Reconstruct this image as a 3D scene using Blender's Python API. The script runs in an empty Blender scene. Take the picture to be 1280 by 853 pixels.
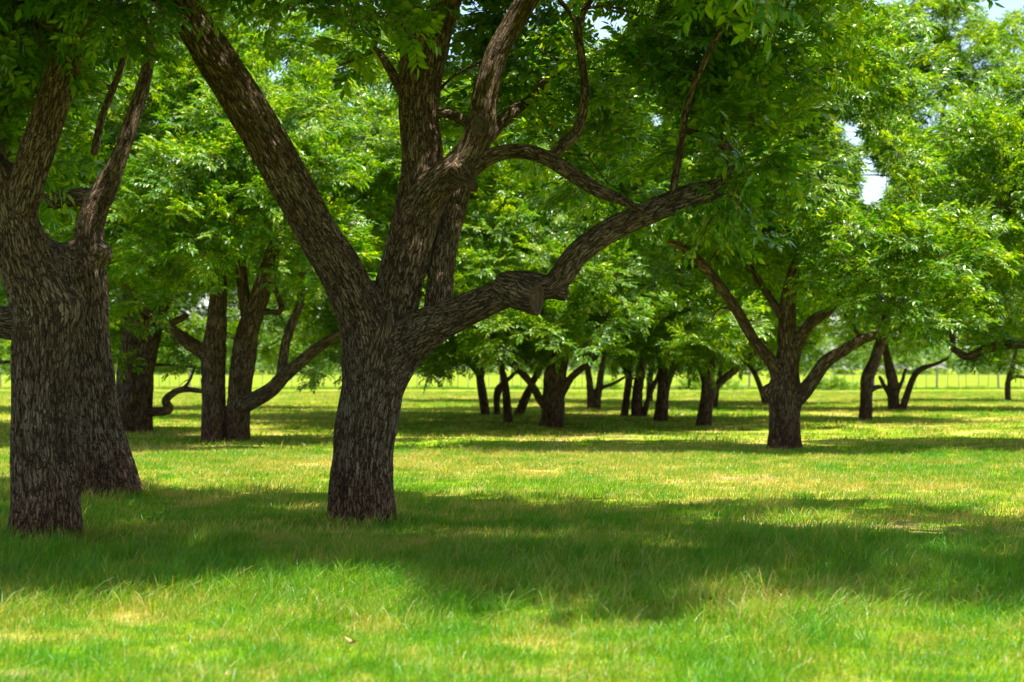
import bpy, math, random
import numpy as np
import openvdb
from mathutils import Vector

random.seed(7)
RNG = np.random.default_rng(11)
scene = bpy.context.scene
COL = scene.collection

# ------------------------------------------------------------------ camera
F = 2489.0                      # focal length in photo pixels (1280 wide)
CAM_H = 1.5
PITCH = math.atan(33.5 / F)
cam = bpy.data.cameras.new('camera')
cam.lens = 70.0
cam.sensor_width = 36.0
cam.clip_start = 0.1
cam.clip_end = 4000
cam.dof.use_dof = True
cam.dof.focus_distance = 19.4
cam.dof.aperture_fstop = 2.7
cam_ob = bpy.data.objects.new('camera', cam)
cam_ob.location = (0, 0, CAM_H)
cam_ob.rotation_euler = (math.pi / 2 + PITCH, 0, 0)
COL.objects.link(cam_ob)
scene.camera = cam_ob

# ------------------------------------------------------------------ light
TO_SUN = Vector((0.34, -0.27, 0.90)).normalized()
sun = bpy.data.lights.new('sun', 'SUN')
sun.energy = 5.0
sun.angle = math.radians(0.53)
sun.color = (1.0, 0.955, 0.87)
sun_ob = bpy.data.objects.new('sun', sun)
sun_ob.rotation_euler = TO_SUN.to_track_quat('Z', 'Y').to_euler()
sun_ob.location = (30, 30, 60)
COL.objects.link(sun_ob)

world = bpy.data.worlds.new('World')
scene.world = world
world.use_nodes = True
wn, wl = world.node_tree.nodes, world.node_tree.links
wn.clear()
sky = wn.new('ShaderNodeTexSky')
sky.sky_type = 'NISHITA'
sky.sun_disc = False
sky.sun_elevation = math.asin(TO_SUN.z)
sky.sun_rotation = math.atan2(TO_SUN.x, TO_SUN.y)
sky.altitude = 300
wtc = wn.new('ShaderNodeTexCoord')
wcl = wn.new('ShaderNodeTexNoise'); wcl.inputs['Scale'].default_value = 3.2; wcl.inputs['Detail'].default_value = 6
wrp = wn.new('ShaderNodeValToRGB'); wrp.color_ramp.elements[0].position = .47; wrp.color_ramp.elements[1].position = .62
wmx = wn.new('ShaderNodeMixRGB'); wmx.inputs['Color2'].default_value = (3.6, 4.0, 4.7, 1)
wmul = wn.new('ShaderNodeMath'); wmul.operation = 'MULTIPLY'; wmul.inputs[1].default_value = .8
bg = wn.new('ShaderNodeBackground')
bg.inputs['Strength'].default_value = 0.095
wo = wn.new('ShaderNodeOutputWorld')
wl.new(wtc.outputs['Generated'], wcl.inputs['Vector'])
wl.new(wcl.outputs['Fac'], wrp.inputs['Fac'])
wl.new(wrp.outputs['Color'], wmul.inputs[0])
wl.new(wmul.outputs[0], wmx.inputs['Fac'])
wl.new(sky.outputs['Color'], wmx.inputs['Color1'])
wl.new(wmx.outputs['Color'], bg.inputs['Color'])
wl.new(bg.outputs['Background'], wo.inputs['Surface'])

scene.render.engine = 'CYCLES'
scene.view_settings.view_transform = 'Standard'
scene.view_settings.look = 'None'
scene.view_settings.exposure = 1.65
scene.view_settings.gamma = 1.0
scene.cycles.max_bounces = 9
scene.cycles.diffuse_bounces = 7
scene.cycles.glossy_bounces = 2
scene.cycles.transmission_bounces = 4
scene.cycles.transparent_max_bounces = 4
scene.cycles.use_denoising = True
scene.cycles.sample_clamp_indirect = 8.0


# ------------------------------------------------------------------ helpers
def unproject(px, py, Y):
    u, v = (px - 640.0) / F, (426.5 - py) / F
    t = Y / (math.cos(PITCH) - v * math.sin(PITCH))
    return np.array([u * t, Y, CAM_H + t * (math.sin(PITCH) + v * math.cos(PITCH))])


def project(P):
    P = np.atleast_2d(P)
    y, z = P[:, 1], P[:, 2] - CAM_H
    d = y * math.cos(PITCH) + z * math.sin(PITCH)
    v = -y * math.sin(PITCH) + z * math.cos(PITCH)
    d = np.where(d > .05, d, .05)
    return 640 + F * P[:, 0] / d, 426.5 - F * v / d


def depth_of(yb):
    """distance of a point on level ground that stands at picture height yb"""
    return CAM_H * F / (yb - 460.0)


def hash3(i, j, k, s=0):
    h = (i.astype(np.int64) * 374761393 + j.astype(np.int64) * 668265263 + k.astype(np.int64) * 1440662683 + s * 974711) & 0xFFFFFFFF
    h = ((h ^ (h >> 13)) * 1274126177) & 0xFFFFFFFF
    h = ((h ^ (h >> 16)) * 2246822519) & 0xFFFFFFFF
    return ((h ^ (h >> 15)) & 0xFFFFFF) / float(0x1000000)


def vnoise(P, s=0):
    """gradient noise, about [-1, 1]"""
    f = np.floor(P)
    t = P - f
    u = t * t * t * (t * (t * 6 - 15) + 10)
    i, j, k = f[:, 0], f[:, 1], f[:, 2]
    out = 0
    for a in (0, 1):
        wa = u[:, 0] if a else 1 - u[:, 0]
        for b in (0, 1):
            wb = u[:, 1] if b else 1 - u[:, 1]
            for c in (0, 1):
                wc = u[:, 2] if c else 1 - u[:, 2]
                h = hash3(i + a, j + b, k + c, s)
                z = 2 * h - 1
                ph = 6.28318 * ((h * 4099.0) % 1.0)
                q = np.sqrt(1 - z * z)
                g = (t[:, 0] - a) * q * np.cos(ph) + (t[:, 1] - b) * q * np.sin(ph) + (t[:, 2] - c) * z
                out = out + wa * wb * wc * g
    return out * 1.6


def fbm(P, s=0, o=3):
    r, a = 0, 1.0
    for n in range(o):
        r = r + a * vnoise(P * 2 ** n, s + n)
        a *= .5
    return r / 1.75


def voronoi(P, s=0):
    """distance to the nearest cell border (F2 - F1) and the random value of the cell"""
    f = np.floor(P)
    d1 = np.full(len(P), 9.0); d2 = d1.copy(); cid = np.zeros(len(P))
    for a in (-1, 0, 1):
        for b in (-1, 0, 1):
            for c in (-1, 0, 1):
                i, j, k = f[:, 0] + a, f[:, 1] + b, f[:, 2] + c
                q = np.stack([i + hash3(i, j, k, s + 1), j + hash3(i, j, k, s + 2), k + hash3(i, j, k, s + 3)], 1)
                d = np.sqrt(((q - P) ** 2).sum(1))
                near = d < d1
                d2 = np.where(near, d1, np.minimum(d2, d))
                cid = np.where(near, hash3(i, j, k, s + 4), cid)
                d1 = np.where(near, d, d1)
    return d2 - d1, cid


def mesh_np(name, V, faces, smooth=False):
    """mesh from a vertex array and a list of (n, k) face index arrays"""
    me = bpy.data.meshes.new(name)
    V = np.asarray(V, np.float32)
    me.vertices.add(len(V))
    me.vertices.foreach_set('co', V.ravel())
    fl = [np.asarray(f, np.int32) for f in faces if len(f)]
    nl = sum(f.size for f in fl); nf = sum(len(f) for f in fl)
    if nf:
        me.loops.add(nl)
        me.loops.foreach_set('vertex_index', np.concatenate([f.ravel() for f in fl]))
        tot = np.concatenate([np.full(len(f), f.shape[1], np.int32) for f in fl])
        start = np.concatenate([[0], np.cumsum(tot)[:-1]]).astype(np.int32)
        me.polygons.add(nf)
        me.polygons.foreach_set('loop_start', start)
        me.polygons.foreach_set('loop_total', tot)
        me.polygons.foreach_set('use_smooth', np.full(nf, smooth))
    me.update(calc_edges=True)
    return me


def add_attr(me, name, kind, data):
    a = me.attributes.new(name, kind, 'POINT')
    a.data.foreach_set('vector' if kind == 'FLOAT_VECTOR' else 'value', np.asarray(data, np.int32 if kind == 'INT' else np.float32).ravel())


def link(name, me, mat=None, parent=None, kind=None):
    o = bpy.data.objects.new(name, me)
    if mat is not None:
        for m in (mat if isinstance(mat, (list, tuple)) else [mat]):
            me.materials.append(m)
    COL.objects.link(o)
    if parent is not None:
        o.parent = parent
    if kind:
        o['kind'] = kind
    return o


def thing(name, label, cat, loc=(0, 0, 0), group=None):
    o = bpy.data.objects.new(name, None)
    o.empty_display_size = .3
    o.location = loc
    COL.objects.link(o)
    o['label'] = label; o['category'] = cat
    if group:
        o['group'] = group
    return o


# ------------------------------------------------------------------ materials
def new_mat(name):
    m = bpy.data.materials.new(name)
    m.use_nodes = True
    m.node_tree.nodes.clear()
    return m, m.node_tree.nodes, m.node_tree.links


def ramp(n, stops):
    r = n.new('ShaderNodeValToRGB')
    e = r.color_ramp.elements
    while len(e) < len(stops):
        e.new(.5)
    for el, (p, c) in zip(e, stops):
        el.position = p
        el.color = (*c, 1)
    return r


def leaf_material(name, dark, light, tip, trans):
    m, n, l = new_mat(name)
    geo = n.new('ShaderNodeNewGeometry')
    oi = n.new('ShaderNodeObjectInfo')
    r1 = ramp(n, [(0, dark), (.6, light), (1, tip)])
    l.new(geo.outputs['Random Per Island'], r1.inputs['Fac'])
    hs = n.new('ShaderNodeHueSaturation')
    mr = n.new('ShaderNodeMapRange')
    mr.inputs['To Min'].default_value = .482; mr.inputs['To Max'].default_value = .512
    l.new(oi.outputs['Random'], mr.inputs['Value'])
    l.new(mr.outputs['Result'], hs.inputs['Hue'])
    mv = n.new('ShaderNodeMapRange')
    mv.inputs['To Min'].default_value = 1.2; mv.inputs['To Max'].default_value = .8
    l.new(oi.outputs['Random'], mv.inputs['Value'])
    l.new(mv.outputs['Result'], hs.inputs['Value'])
    l.new(r1.outputs['Color'], hs.inputs['Color'])
    d = n.new('ShaderNodeBsdfDiffuse')
    l.new(hs.outputs['Color'], d.inputs['Color'])
    t = n.new('ShaderNodeBsdfTranslucent')
    tm = n.new('ShaderNodeMixRGB'); tm.blend_type = 'MULTIPLY'; tm.inputs['Fac'].default_value = 1
    tm.inputs['Color2'].default_value = (*trans, 1)
    l.new(hs.outputs['Color'], tm.inputs['Color1'])
    l.new(tm.outputs['Color'], t.inputs['Color'])
    mx = n.new('ShaderNodeMixShader'); mx.inputs['Fac'].default_value = .52
    l.new(d.outputs[0], mx.inputs[1]); l.new(t.outputs[0], mx.inputs[2])
    g = n.new('ShaderNodeBsdfGlossy'); g.inputs['Roughness'].default_value = .42
    g.inputs['Color'].default_value = (.9, .95, .85, 1)
    fr = n.new('ShaderNodeFresnel'); fr.inputs['IOR'].default_value = 1.4
    mx2 = n.new('ShaderNodeMixShader')
    fm = n.new('ShaderNodeMath'); fm.operation = 'MULTIPLY'; fm.inputs[1].default_value = .13
    l.new(fr.outputs[0], fm.inputs[0]); l.new(fm.outputs[0], mx2.inputs['Fac'])
    l.new(mx.outputs[0], mx2.inputs[1]); l.new(g.outputs[0], mx2.inputs[2])
    o = n.new('ShaderNodeOutputMaterial')
    l.new(mx2.outputs[0], o.inputs['Surface'])
    return m


def bark_material(name, cols, fissure, size):
    """grey-brown strips parted by dark brown fissures, in coordinates that run along each limb (attribute bark_q)"""
    m, n, l = new_mat(name)
    at = n.new('ShaderNodeAttribute'); at.attribute_name = 'bark_q'
    pl = n.new('ShaderNodeAttribute'); pl.attribute_name = 'plate'
    fu = n.new('ShaderNodeAttribute'); fu.attribute_name = 'ridge'

    def noise(scale, vec, detail=5, rough=.6):
        t = n.new('ShaderNodeTexNoise'); t.inputs['Scale'].default_value = scale
        t.inputs['Detail'].default_value = detail; t.inputs['Roughness'].default_value = rough
        l.new(vec, t.inputs['Vector'])
        return t

    def math_(op, a, b=None, c=None):
        t = n.new('ShaderNodeMath'); t.operation = op
        for k, v in enumerate((a, b, c)):
            if v is None:
                continue
            if isinstance(v, (int, float)):
                t.inputs[k].default_value = v
            else:
                l.new(v, t.inputs[k])
        return t.outputs[0]
    # wander of the strips
    wn_ = noise(9, at.outputs['Vector'], 6, .7)
    sc = n.new('ShaderNodeVectorMath'); sc.operation = 'MULTIPLY_ADD'
    sc.inputs[1].default_value = (.07, .07, .20)
    l.new(wn_.outputs['Color'], sc.inputs[0]); l.new(at.outputs['Vector'], sc.inputs[2])
    hs = []
    for k, (w, el) in enumerate(((size, 8.5), (size * .6, 6.0))):
        mp = n.new('ShaderNodeMapping'); mp.inputs['Scale'].default_value = (1 / w, 1 / w, 1 / (w * el))
        mp.inputs['Rotation'].default_value = (.07, -.05, .6 + k)
        l.new(sc.outputs[0], mp.inputs['Vector'])
        v = n.new('ShaderNodeTexVoronoi'); v.feature = 'DISTANCE_TO_EDGE'; v.inputs['Scale'].default_value = 1
        l.new(mp.outputs[0], v.inputs['Vector'])
        mr = n.new('ShaderNodeMapRange'); mr.interpolation_type = 'SMOOTHSTEP'
        mr.inputs['From Max'].default_value = .20 if k == 0 else .26
        l.new(v.outputs['Distance'], mr.inputs['Value'])
        hs.append(mr.outputs['Result'])
    mp = n.new('ShaderNodeMapping'); mp.inputs['Scale'].default_value = (1, 1, .3)
    l.new(sc.outputs[0], mp.inputs['Vector'])
    n1 = noise(60, mp.outputs[0], 7, .7)
    n2 = noise(2.6, at.outputs['Vector'], 6)
    h = math_('MULTIPLY_ADD', hs[1], .35, hs[0])
    h = math_('MULTIPLY_ADD', n1.outputs['Fac'], .9, h)
    # colour of the strips: grey weathered faces, browner where they flake
    f = math_('MULTIPLY_ADD', pl.outputs['Fac'], .20, n1.outputs['Fac'])
    f = math_('MULTIPLY_ADD', n2.outputs['Fac'], .5, f)
    f = math_('MULTIPLY_ADD', f, 1.25, -.56)
    r1 = ramp(n, [(.25, cols[0]), (.5, cols[1]), (.78, cols[2])])
    l.new(f, r1.inputs['Fac'])
    ff = math_('MULTIPLY', hs[0], math_('MULTIPLY_ADD', hs[1], .4, .6))
    ff = math_('MULTIPLY', ff, math_('MULTIPLY_ADD', fu.outputs['Fac'], .5, .5))
    mx = n.new('ShaderNodeMixRGB'); mx.inputs['Color1'].default_value = (*fissure, 1)
    l.new(ff, mx.inputs['Fac']); l.new(r1.outputs['Color'], mx.inputs['Color2'])
    # grey-green lichen in patches
    r2 = ramp(n, [(.56, (0, 0, 0)), (.70, (1, 1, 1))])
    n3 = noise(5, at.outputs['Vector'], 7, .7)
    l.new(n3.outputs['Fac'], r2.inputs['Fac'])
    mx2 = n.new('ShaderNodeMixRGB'); mx2.inputs['Color2'].default_value = (.25, .235, .17, 1)
    l.new(math_('MULTIPLY', math_('MULTIPLY', r2.outputs['Color'], .30), ff), mx2.inputs['Fac'])
    l.new(mx.outputs['Color'], mx2.inputs['Color1'])
    # red-brown stain of the old bark round the foot, ragged upper edge
    geo = n.new('ShaderNodeNewGeometry'); sz_ = n.new('ShaderNodeSeparateXYZ'); l.new(geo.outputs['Position'], sz_.inputs[0])
    st = n.new('ShaderNodeMapRange'); st.inputs['From Min'].default_value = .75; st.inputs['From Max'].default_value = .05
    st.inputs['To Max'].default_value = .8
    l.new(math_('MULTIPLY_ADD', n3.outputs['Fac'], -.9, math_('ADD', sz_.outputs['Z'], .45)), st.inputs['Value'])
    mx3 = n.new('ShaderNodeMixRGB'); mx3.blend_type = 'MULTIPLY'; mx3.inputs['Color2'].default_value = (.95, .64, .50, 1)
    l.new(st.outputs['Result'], mx3.inputs['Fac']); l.new(mx2.outputs['Color'], mx3.inputs['Color1'])
    b = n.new('ShaderNodeBsdfPrincipled'); b.inputs['Roughness'].default_value = .9
    b.inputs['Specular IOR Level'].default_value = .12
    l.new(mx3.outputs['Color'], b.inputs['Base Color'])
    bp = n.new('ShaderNodeBump'); bp.inputs['Strength'].default_value = 1.0; bp.inputs['Distance'].default_value = size * .8
    l.new(h, bp.inputs['Height'])
    l.new(bp.outputs['Normal'], b.inputs['Normal'])
    o = n.new('ShaderNodeOutputMaterial')
    l.new(b.outputs[0], o.inputs['Surface'])
    return m


def plain_material(name, c1, c2, scale=20, rough=.85):
    m, n, l = new_mat(name)
    tc = n.new('ShaderNodeTexCoord')
    nz = n.new('ShaderNodeTexNoise'); nz.inputs['Scale'].default_value = scale; nz.inputs['Detail'].default_value = 6
    l.new(tc.outputs['Object'], nz.inputs['Vector'])
    r = ramp(n, [(.3, c1), (.7, c2)])
    l.new(nz.outputs['Fac'], r.inputs['Fac'])
    b = n.new('ShaderNodeBsdfPrincipled'); b.inputs['Roughness'].default_value = rough
    b.inputs['Specular IOR Level'].default_value = .2
    l.new(r.outputs['Color'], b.inputs['Base Color'])
    bp = n.new('ShaderNodeBump'); bp.inputs['Strength'].default_value = .5; bp.inputs['Distance'].default_value = .01
    l.new(nz.outputs['Fac'], bp.inputs['Height']); l.new(bp.outputs['Normal'], b.inputs['Normal'])
    o = n.new('ShaderNodeOutputMaterial'); l.new(b.outputs[0], o.inputs['Surface'])
    return m


LEAF = leaf_material('pecan leaf', (.034, .118, .004), (.080, .195, .005), (.175, .260, .008), (3.0, 2.4, .7))
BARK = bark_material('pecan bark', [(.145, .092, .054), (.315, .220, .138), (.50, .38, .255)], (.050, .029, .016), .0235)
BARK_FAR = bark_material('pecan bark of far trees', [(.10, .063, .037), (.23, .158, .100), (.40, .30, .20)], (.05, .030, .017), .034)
TWIG = plain_material('twig bark', (.05, .037, .026), (.12, .095, .07), 30)
CUTWOOD = plain_material('weathered cut wood', (.034, .024, .018), (.10, .074, .055), 26)
CUTRIM = plain_material('callus bark rim', (.055, .032, .019), (.13, .08, .048), 40)
POST = plain_material('weathered fence timber', (.09, .075, .055), (.20, .17, .13), 14)
WIRE = plain_material('dull fence wire', (.16, .15, .14), (.28, .26, .24), 9, .6)


def grass_colour_nodes(n, l):
    """green to straw by noise in world position, so tufts and the soil below agree"""
    geo = n.new('ShaderNodeNewGeometry')
    a = n.new('ShaderNodeTexNoise'); a.inputs['Scale'].default_value = .22; a.inputs['Detail'].default_value = 4
    b = n.new('ShaderNodeTexNoise'); b.inputs['Scale'].default_value = 1.6; b.inputs['Detail'].default_value = 5
    mp = n.new('ShaderNodeMapping'); mp.inputs['Scale'].default_value = (1, 1, 0)
    l.new(geo.outputs['Position'], mp.inputs['Vector'])
    l.new(mp.outputs[0], a.inputs['Vector']); l.new(mp.outputs[0], b.inputs['Vector'])
    m = n.new('ShaderNodeMath'); m.operation = 'MULTIPLY_ADD'; m.inputs[1].default_value = .8
    l.new(a.outputs['Fac'], m.inputs[0]); l.new(b.outputs['Fac'], m.inputs[2])
    # the sward is drier in the open middle of the orchard than in front
    sx = n.new('ShaderNodeSeparateXYZ'); l.new(geo.outputs['Position'], sx.inputs[0])
    mr = n.new('ShaderNodeMapRange'); mr.interpolation_type = 'SMOOTHSTEP'
    mr.inputs['From Min'].default_value = 13; mr.inputs['From Max'].default_value = 30
    mr.inputs['To Min'].default_value = .01; mr.inputs['To Max'].default_value = .06
    l.new(sx.outputs['Y'], mr.inputs['Value'])
    m2 = n.new('ShaderNodeMath'); m2.operation = 'ADD'
    l.new(m.outputs[0], m2.inputs[0]); l.new(mr.outputs['Result'], m2.inputs[1])
    far = n.new('ShaderNodeMapRange')          # greener hay field beyond the fence
    far.inputs['From Min'].default_value = 120; far.inputs['From Max'].default_value = 145
    far.inputs['To Min'].default_value = 0; far.inputs['To Max'].default_value = -.09
    l.new(sx.outputs['Y'], far.inputs['Value'])
    m3 = n.new('ShaderNodeMath'); m3.operation = 'ADD'
    l.new(m2.outputs[0], m3.inputs[0]); l.new(far.outputs['Result'], m3.inputs[1])
    return geo, m3


def ground_material():
    m, n, l = new_mat('meadow soil and thatch')
    geo, mix = grass_colour_nodes(n, l)
    so = n.new('ShaderNodeAttribute'); so.attribute_name = 'soil'
    r = ramp(n, [(.62, (.080, .170, .006)), (.82, (.150, .222, .010)), (.96, (.24, .25, .03)), (1.0, (.33, .28, .08))])
    fine = n.new('ShaderNodeTexNoise'); fine.inputs['Scale'].default_value = 14; fine.inputs['Detail'].default_value = 8
    l.new(geo.outputs['Position'], fine.inputs['Vector'])
    ad = n.new('ShaderNodeMath'); ad.operation = 'MULTIPLY_ADD'; ad.inputs[1].default_value = .5
    l.new(fine.outputs['Fac'], ad.inputs[0]); l.new(mix.outputs[0], ad.inputs[2])
    sb = n.new('ShaderNodeMath'); sb.operation = 'SUBTRACT'; sb.inputs[1].default_value = .31
    l.new(ad.outputs[0], sb.inputs[0])
    l.new(sb.outputs[0], r.inputs['Fac'])
    sr = ramp(n, [(.3, (.17, .105, .055)), (.7, (.33, .24, .12))])
    l.new(fine.outputs['Fac'], sr.inputs['Fac'])
    mx = n.new('ShaderNodeMixRGB')
    l.new(so.outputs['Fac'], mx.inputs['Fac']); l.new(r.outputs['Color'], mx.inputs['Color1']); l.new(sr.outputs['Color'], mx.inputs['Color2'])
    b = n.new('ShaderNodeBsdfPrincipled'); b.inputs['Roughness'].default_value = 1
    b.inputs['Specular IOR Level'].default_value = 0
    l.new(mx.outputs['Color'], b.inputs['Base Color'])
    bp = n.new('ShaderNodeBump'); bp.inputs['Strength'].default_value = .8; bp.inputs['Distance'].default_value = .06
    l.new(fine.outputs['Fac'], bp.inputs['Height']); l.new(bp.outputs['Normal'], b.inputs['Normal'])
    o = n.new('ShaderNodeOutputMaterial'); l.new(b.outputs[0], o.inputs['Surface'])
    return m


def grass_material():
    m, n, l = new_mat('grass blade')
    geo, mix = grass_colour_nodes(n, l)
    rnd = n.new('ShaderNodeMath'); rnd.operation = 'MULTIPLY_ADD'; rnd.inputs[1].default_value = .50
    l.new(geo.outputs['Random Per Island'], rnd.inputs[0]); l.new(mix.outputs[0], rnd.inputs[2])
    sb = n.new('ShaderNodeMath'); sb.operation = 'SUBTRACT'; sb.inputs[1].default_value = .365
    l.new(rnd.outputs[0], sb.inputs[0])
    r = ramp(n, [(.58, (.058, .205, .003)), (.82, (.125, .235, .006)), (.95, (.22, .26, .02)), (1.0, (.38, .32, .09))])
    l.new(sb.outputs[0], r.inputs['Fac'])
    d = n.new('ShaderNodeBsdfDiffuse'); l.new(r.outputs['Color'], d.inputs['Color'])
    t = n.new('ShaderNodeBsdfTranslucent')
    tm = n.new('ShaderNodeMixRGB'); tm.blend_type = 'MULTIPLY'; tm.inputs['Fac'].default_value = 1
    tm.inputs['Color2'].default_value = (2.3, 2.0, .7, 1)
    l.new(r.outputs['Color'], tm.inputs['Color1']); l.new(tm.outputs['Color'], t.inputs['Color'])
    mx = n.new('ShaderNodeMixShader'); mx.inputs['Fac'].default_value = .45
    l.new(d.outputs[0], mx.inputs[1]); l.new(t.outputs[0], mx.inputs[2])
    g = n.new('ShaderNodeBsdfGlossy'); g.inputs['Roughness'].default_value = .45
    mx2 = n.new('ShaderNodeMixShader'); mx2.inputs['Fac'].default_value = .03
    l.new(mx.outputs[0], mx2.inputs[1]); l.new(g.outputs[0], mx2.inputs[2])
    o = n.new('ShaderNodeOutputMaterial'); l.new(mx2.outputs[0], o.inputs['Surface'])
    return m


GROUND = ground_material()
GRASS = grass_material()


# ------------------------------------------------------------------ ground
SOIL = [(0.0, 9.75, .42, .2), (-2.35, 9.8, .4, .22), (-1.6, 10.0, .3, .14), (3.4, 19.0, 1.5, .8), (3.05, 18.6, .9, .5), (2.1, 19.3, .6, .3), (4.1, 18.3, .8, .35), (.6, 9.9, .25, .12), (1.1, 14.6, .6, .35), (2.3, 15.8, .5, .4),
        (-1.35, 9.8, .3, .15), (1.9, 12.4, .4, .25), (3.3, 27.0, .9, .6), (-.3, 24.5, .8, .4), (6.0, 31.0, 1.2, .7), (1.6, 44, 2.0, 1.0),
        (2.2, 10.4, .25, .12), (.05, 44.5, 1.6, .8), (3.9, 14.2, .7, .4), (-.7, 31, 1.2, .5)]


def soil_at(x, y):
    P = np.stack([x * 2.3, y * 1.9, np.zeros_like(x)], 1)
    nz = fbm(P, 5)
    s = np.zeros_like(x)
    for (a, b, rx, ry) in SOIL:
        d = np.sqrt(((x - a) / rx) ** 2 + ((y - b) / ry) ** 2)
        s = np.maximum(s, np.clip(1.0 - d + 1.1 * nz, 0, 1))
    return s


def ground_z(x, y):
    P = np.stack([x * .35, y * .35, np.zeros_like(x)], 1)
    return .045 * fbm(P, 21) * np.clip((y - 2) / 8, 0, 1) * np.clip(1 - (np.hypot(x, y) - 70) / 40, 0, 1)


def axis(lo, hi, step, grow, end):
    a = list(np.arange(lo, hi + 1e-6, step)); s = step
    while a[-1] < end:
        s *= grow; a.append(a[-1] + s)
    b = []; s = step; v = lo
    while v > -end:
        s *= grow; v -= s; b.append(v)
    return np.array(b[::-1] + a)


gx = axis(-7, 7, .12, 1.10, 1900)
gy = axis(8, 28, .12, 1.06, 1900)
GX, GY = np.meshgrid(gx, gy)
gz = ground_z(GX.ravel(), GY.ravel())
idx = np.arange(GX.size).reshape(GX.shape)
gf = np.stack([idx[:-1, :-1], idx[:-1, 1:], idx[1:, 1:], idx[1:, :-1]], -1).reshape(-1, 4)
gme = mesh_np('ground', np.stack([GX.ravel(), GY.ravel(), gz], 1), [gf], True)
add_attr(gme, 'soil', 'FLOAT', soil_at(GX.ravel(), GY.ravel()))
link('ground', gme, GROUND, kind='structure')['label'] = 'level orchard meadow with green grass and dry straw patches'


# ------------------------------------------------------------------ geometry-node scatter
def scatter_group(name, protos):
    g = bpy.data.node_groups.new(name, 'GeometryNodeTree')
    g.interface.new_socket('Geometry', in_out='INPUT', socket_type='NodeSocketGeometry')
    g.interface.new_socket('Geometry', in_out='OUTPUT', socket_type='NodeSocketGeometry')
    n, l = g.nodes, g.links
    gi, go = n.new('NodeGroupInput'), n.new('NodeGroupOutput')
    jn = n.new('GeometryNodeJoinGeometry')
    for p in reversed(protos):
        oi = n.new('GeometryNodeObjectInfo'); oi.inputs['Object'].default_value = p
        ti = n.new('GeometryNodeGeometryToInstance')
        l.new(oi.outputs['Geometry'], ti.inputs[0]); l.new(ti.outputs[0], jn.inputs[0])

    def attr(nm, t):
        a = n.new('GeometryNodeInputNamedAttribute'); a.data_type = t; a.inputs['Name'].default_value = nm
        return a.outputs['Attribute']
    ip = n.new('GeometryNodeInstanceOnPoints')
    ip.inputs['Pick Instance'].default_value = True
    er = n.new('FunctionNodeEulerToRotation')
    l.new(attr('rot', 'FLOAT_VECTOR'), er.inputs[0])
    l.new(gi.outputs[0], ip.inputs['Points']); l.new(jn.outputs[0], ip.inputs['Instance'])
    l.new(attr('pick', 'INT'), ip.inputs['Instance Index'])
    l.new(er.outputs[0], ip.inputs['Rotation']); l.new(attr('scl', 'FLOAT_VECTOR'), ip.inputs['Scale'])
    l.new(ip.outputs[0], go.inputs[0])
    return g


def scatter(name, pts, rot, scl, pick, group, parent=None):
    me = mesh_np(name, pts, [])
    add_attr(me, 'rot', 'FLOAT_VECTOR', rot)
    s = np.asarray(scl, float)
    add_attr(me, 'scl', 'FLOAT_VECTOR', s if s.ndim == 2 else np.repeat(s[:, None], 3, 1))
    add_attr(me, 'pick', 'INT', pick)
    o = link(name, me, None, parent, 'stuff')
    md = o.modifiers.new('scatter', 'NODES'); md.node_group = group
    return o


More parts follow.
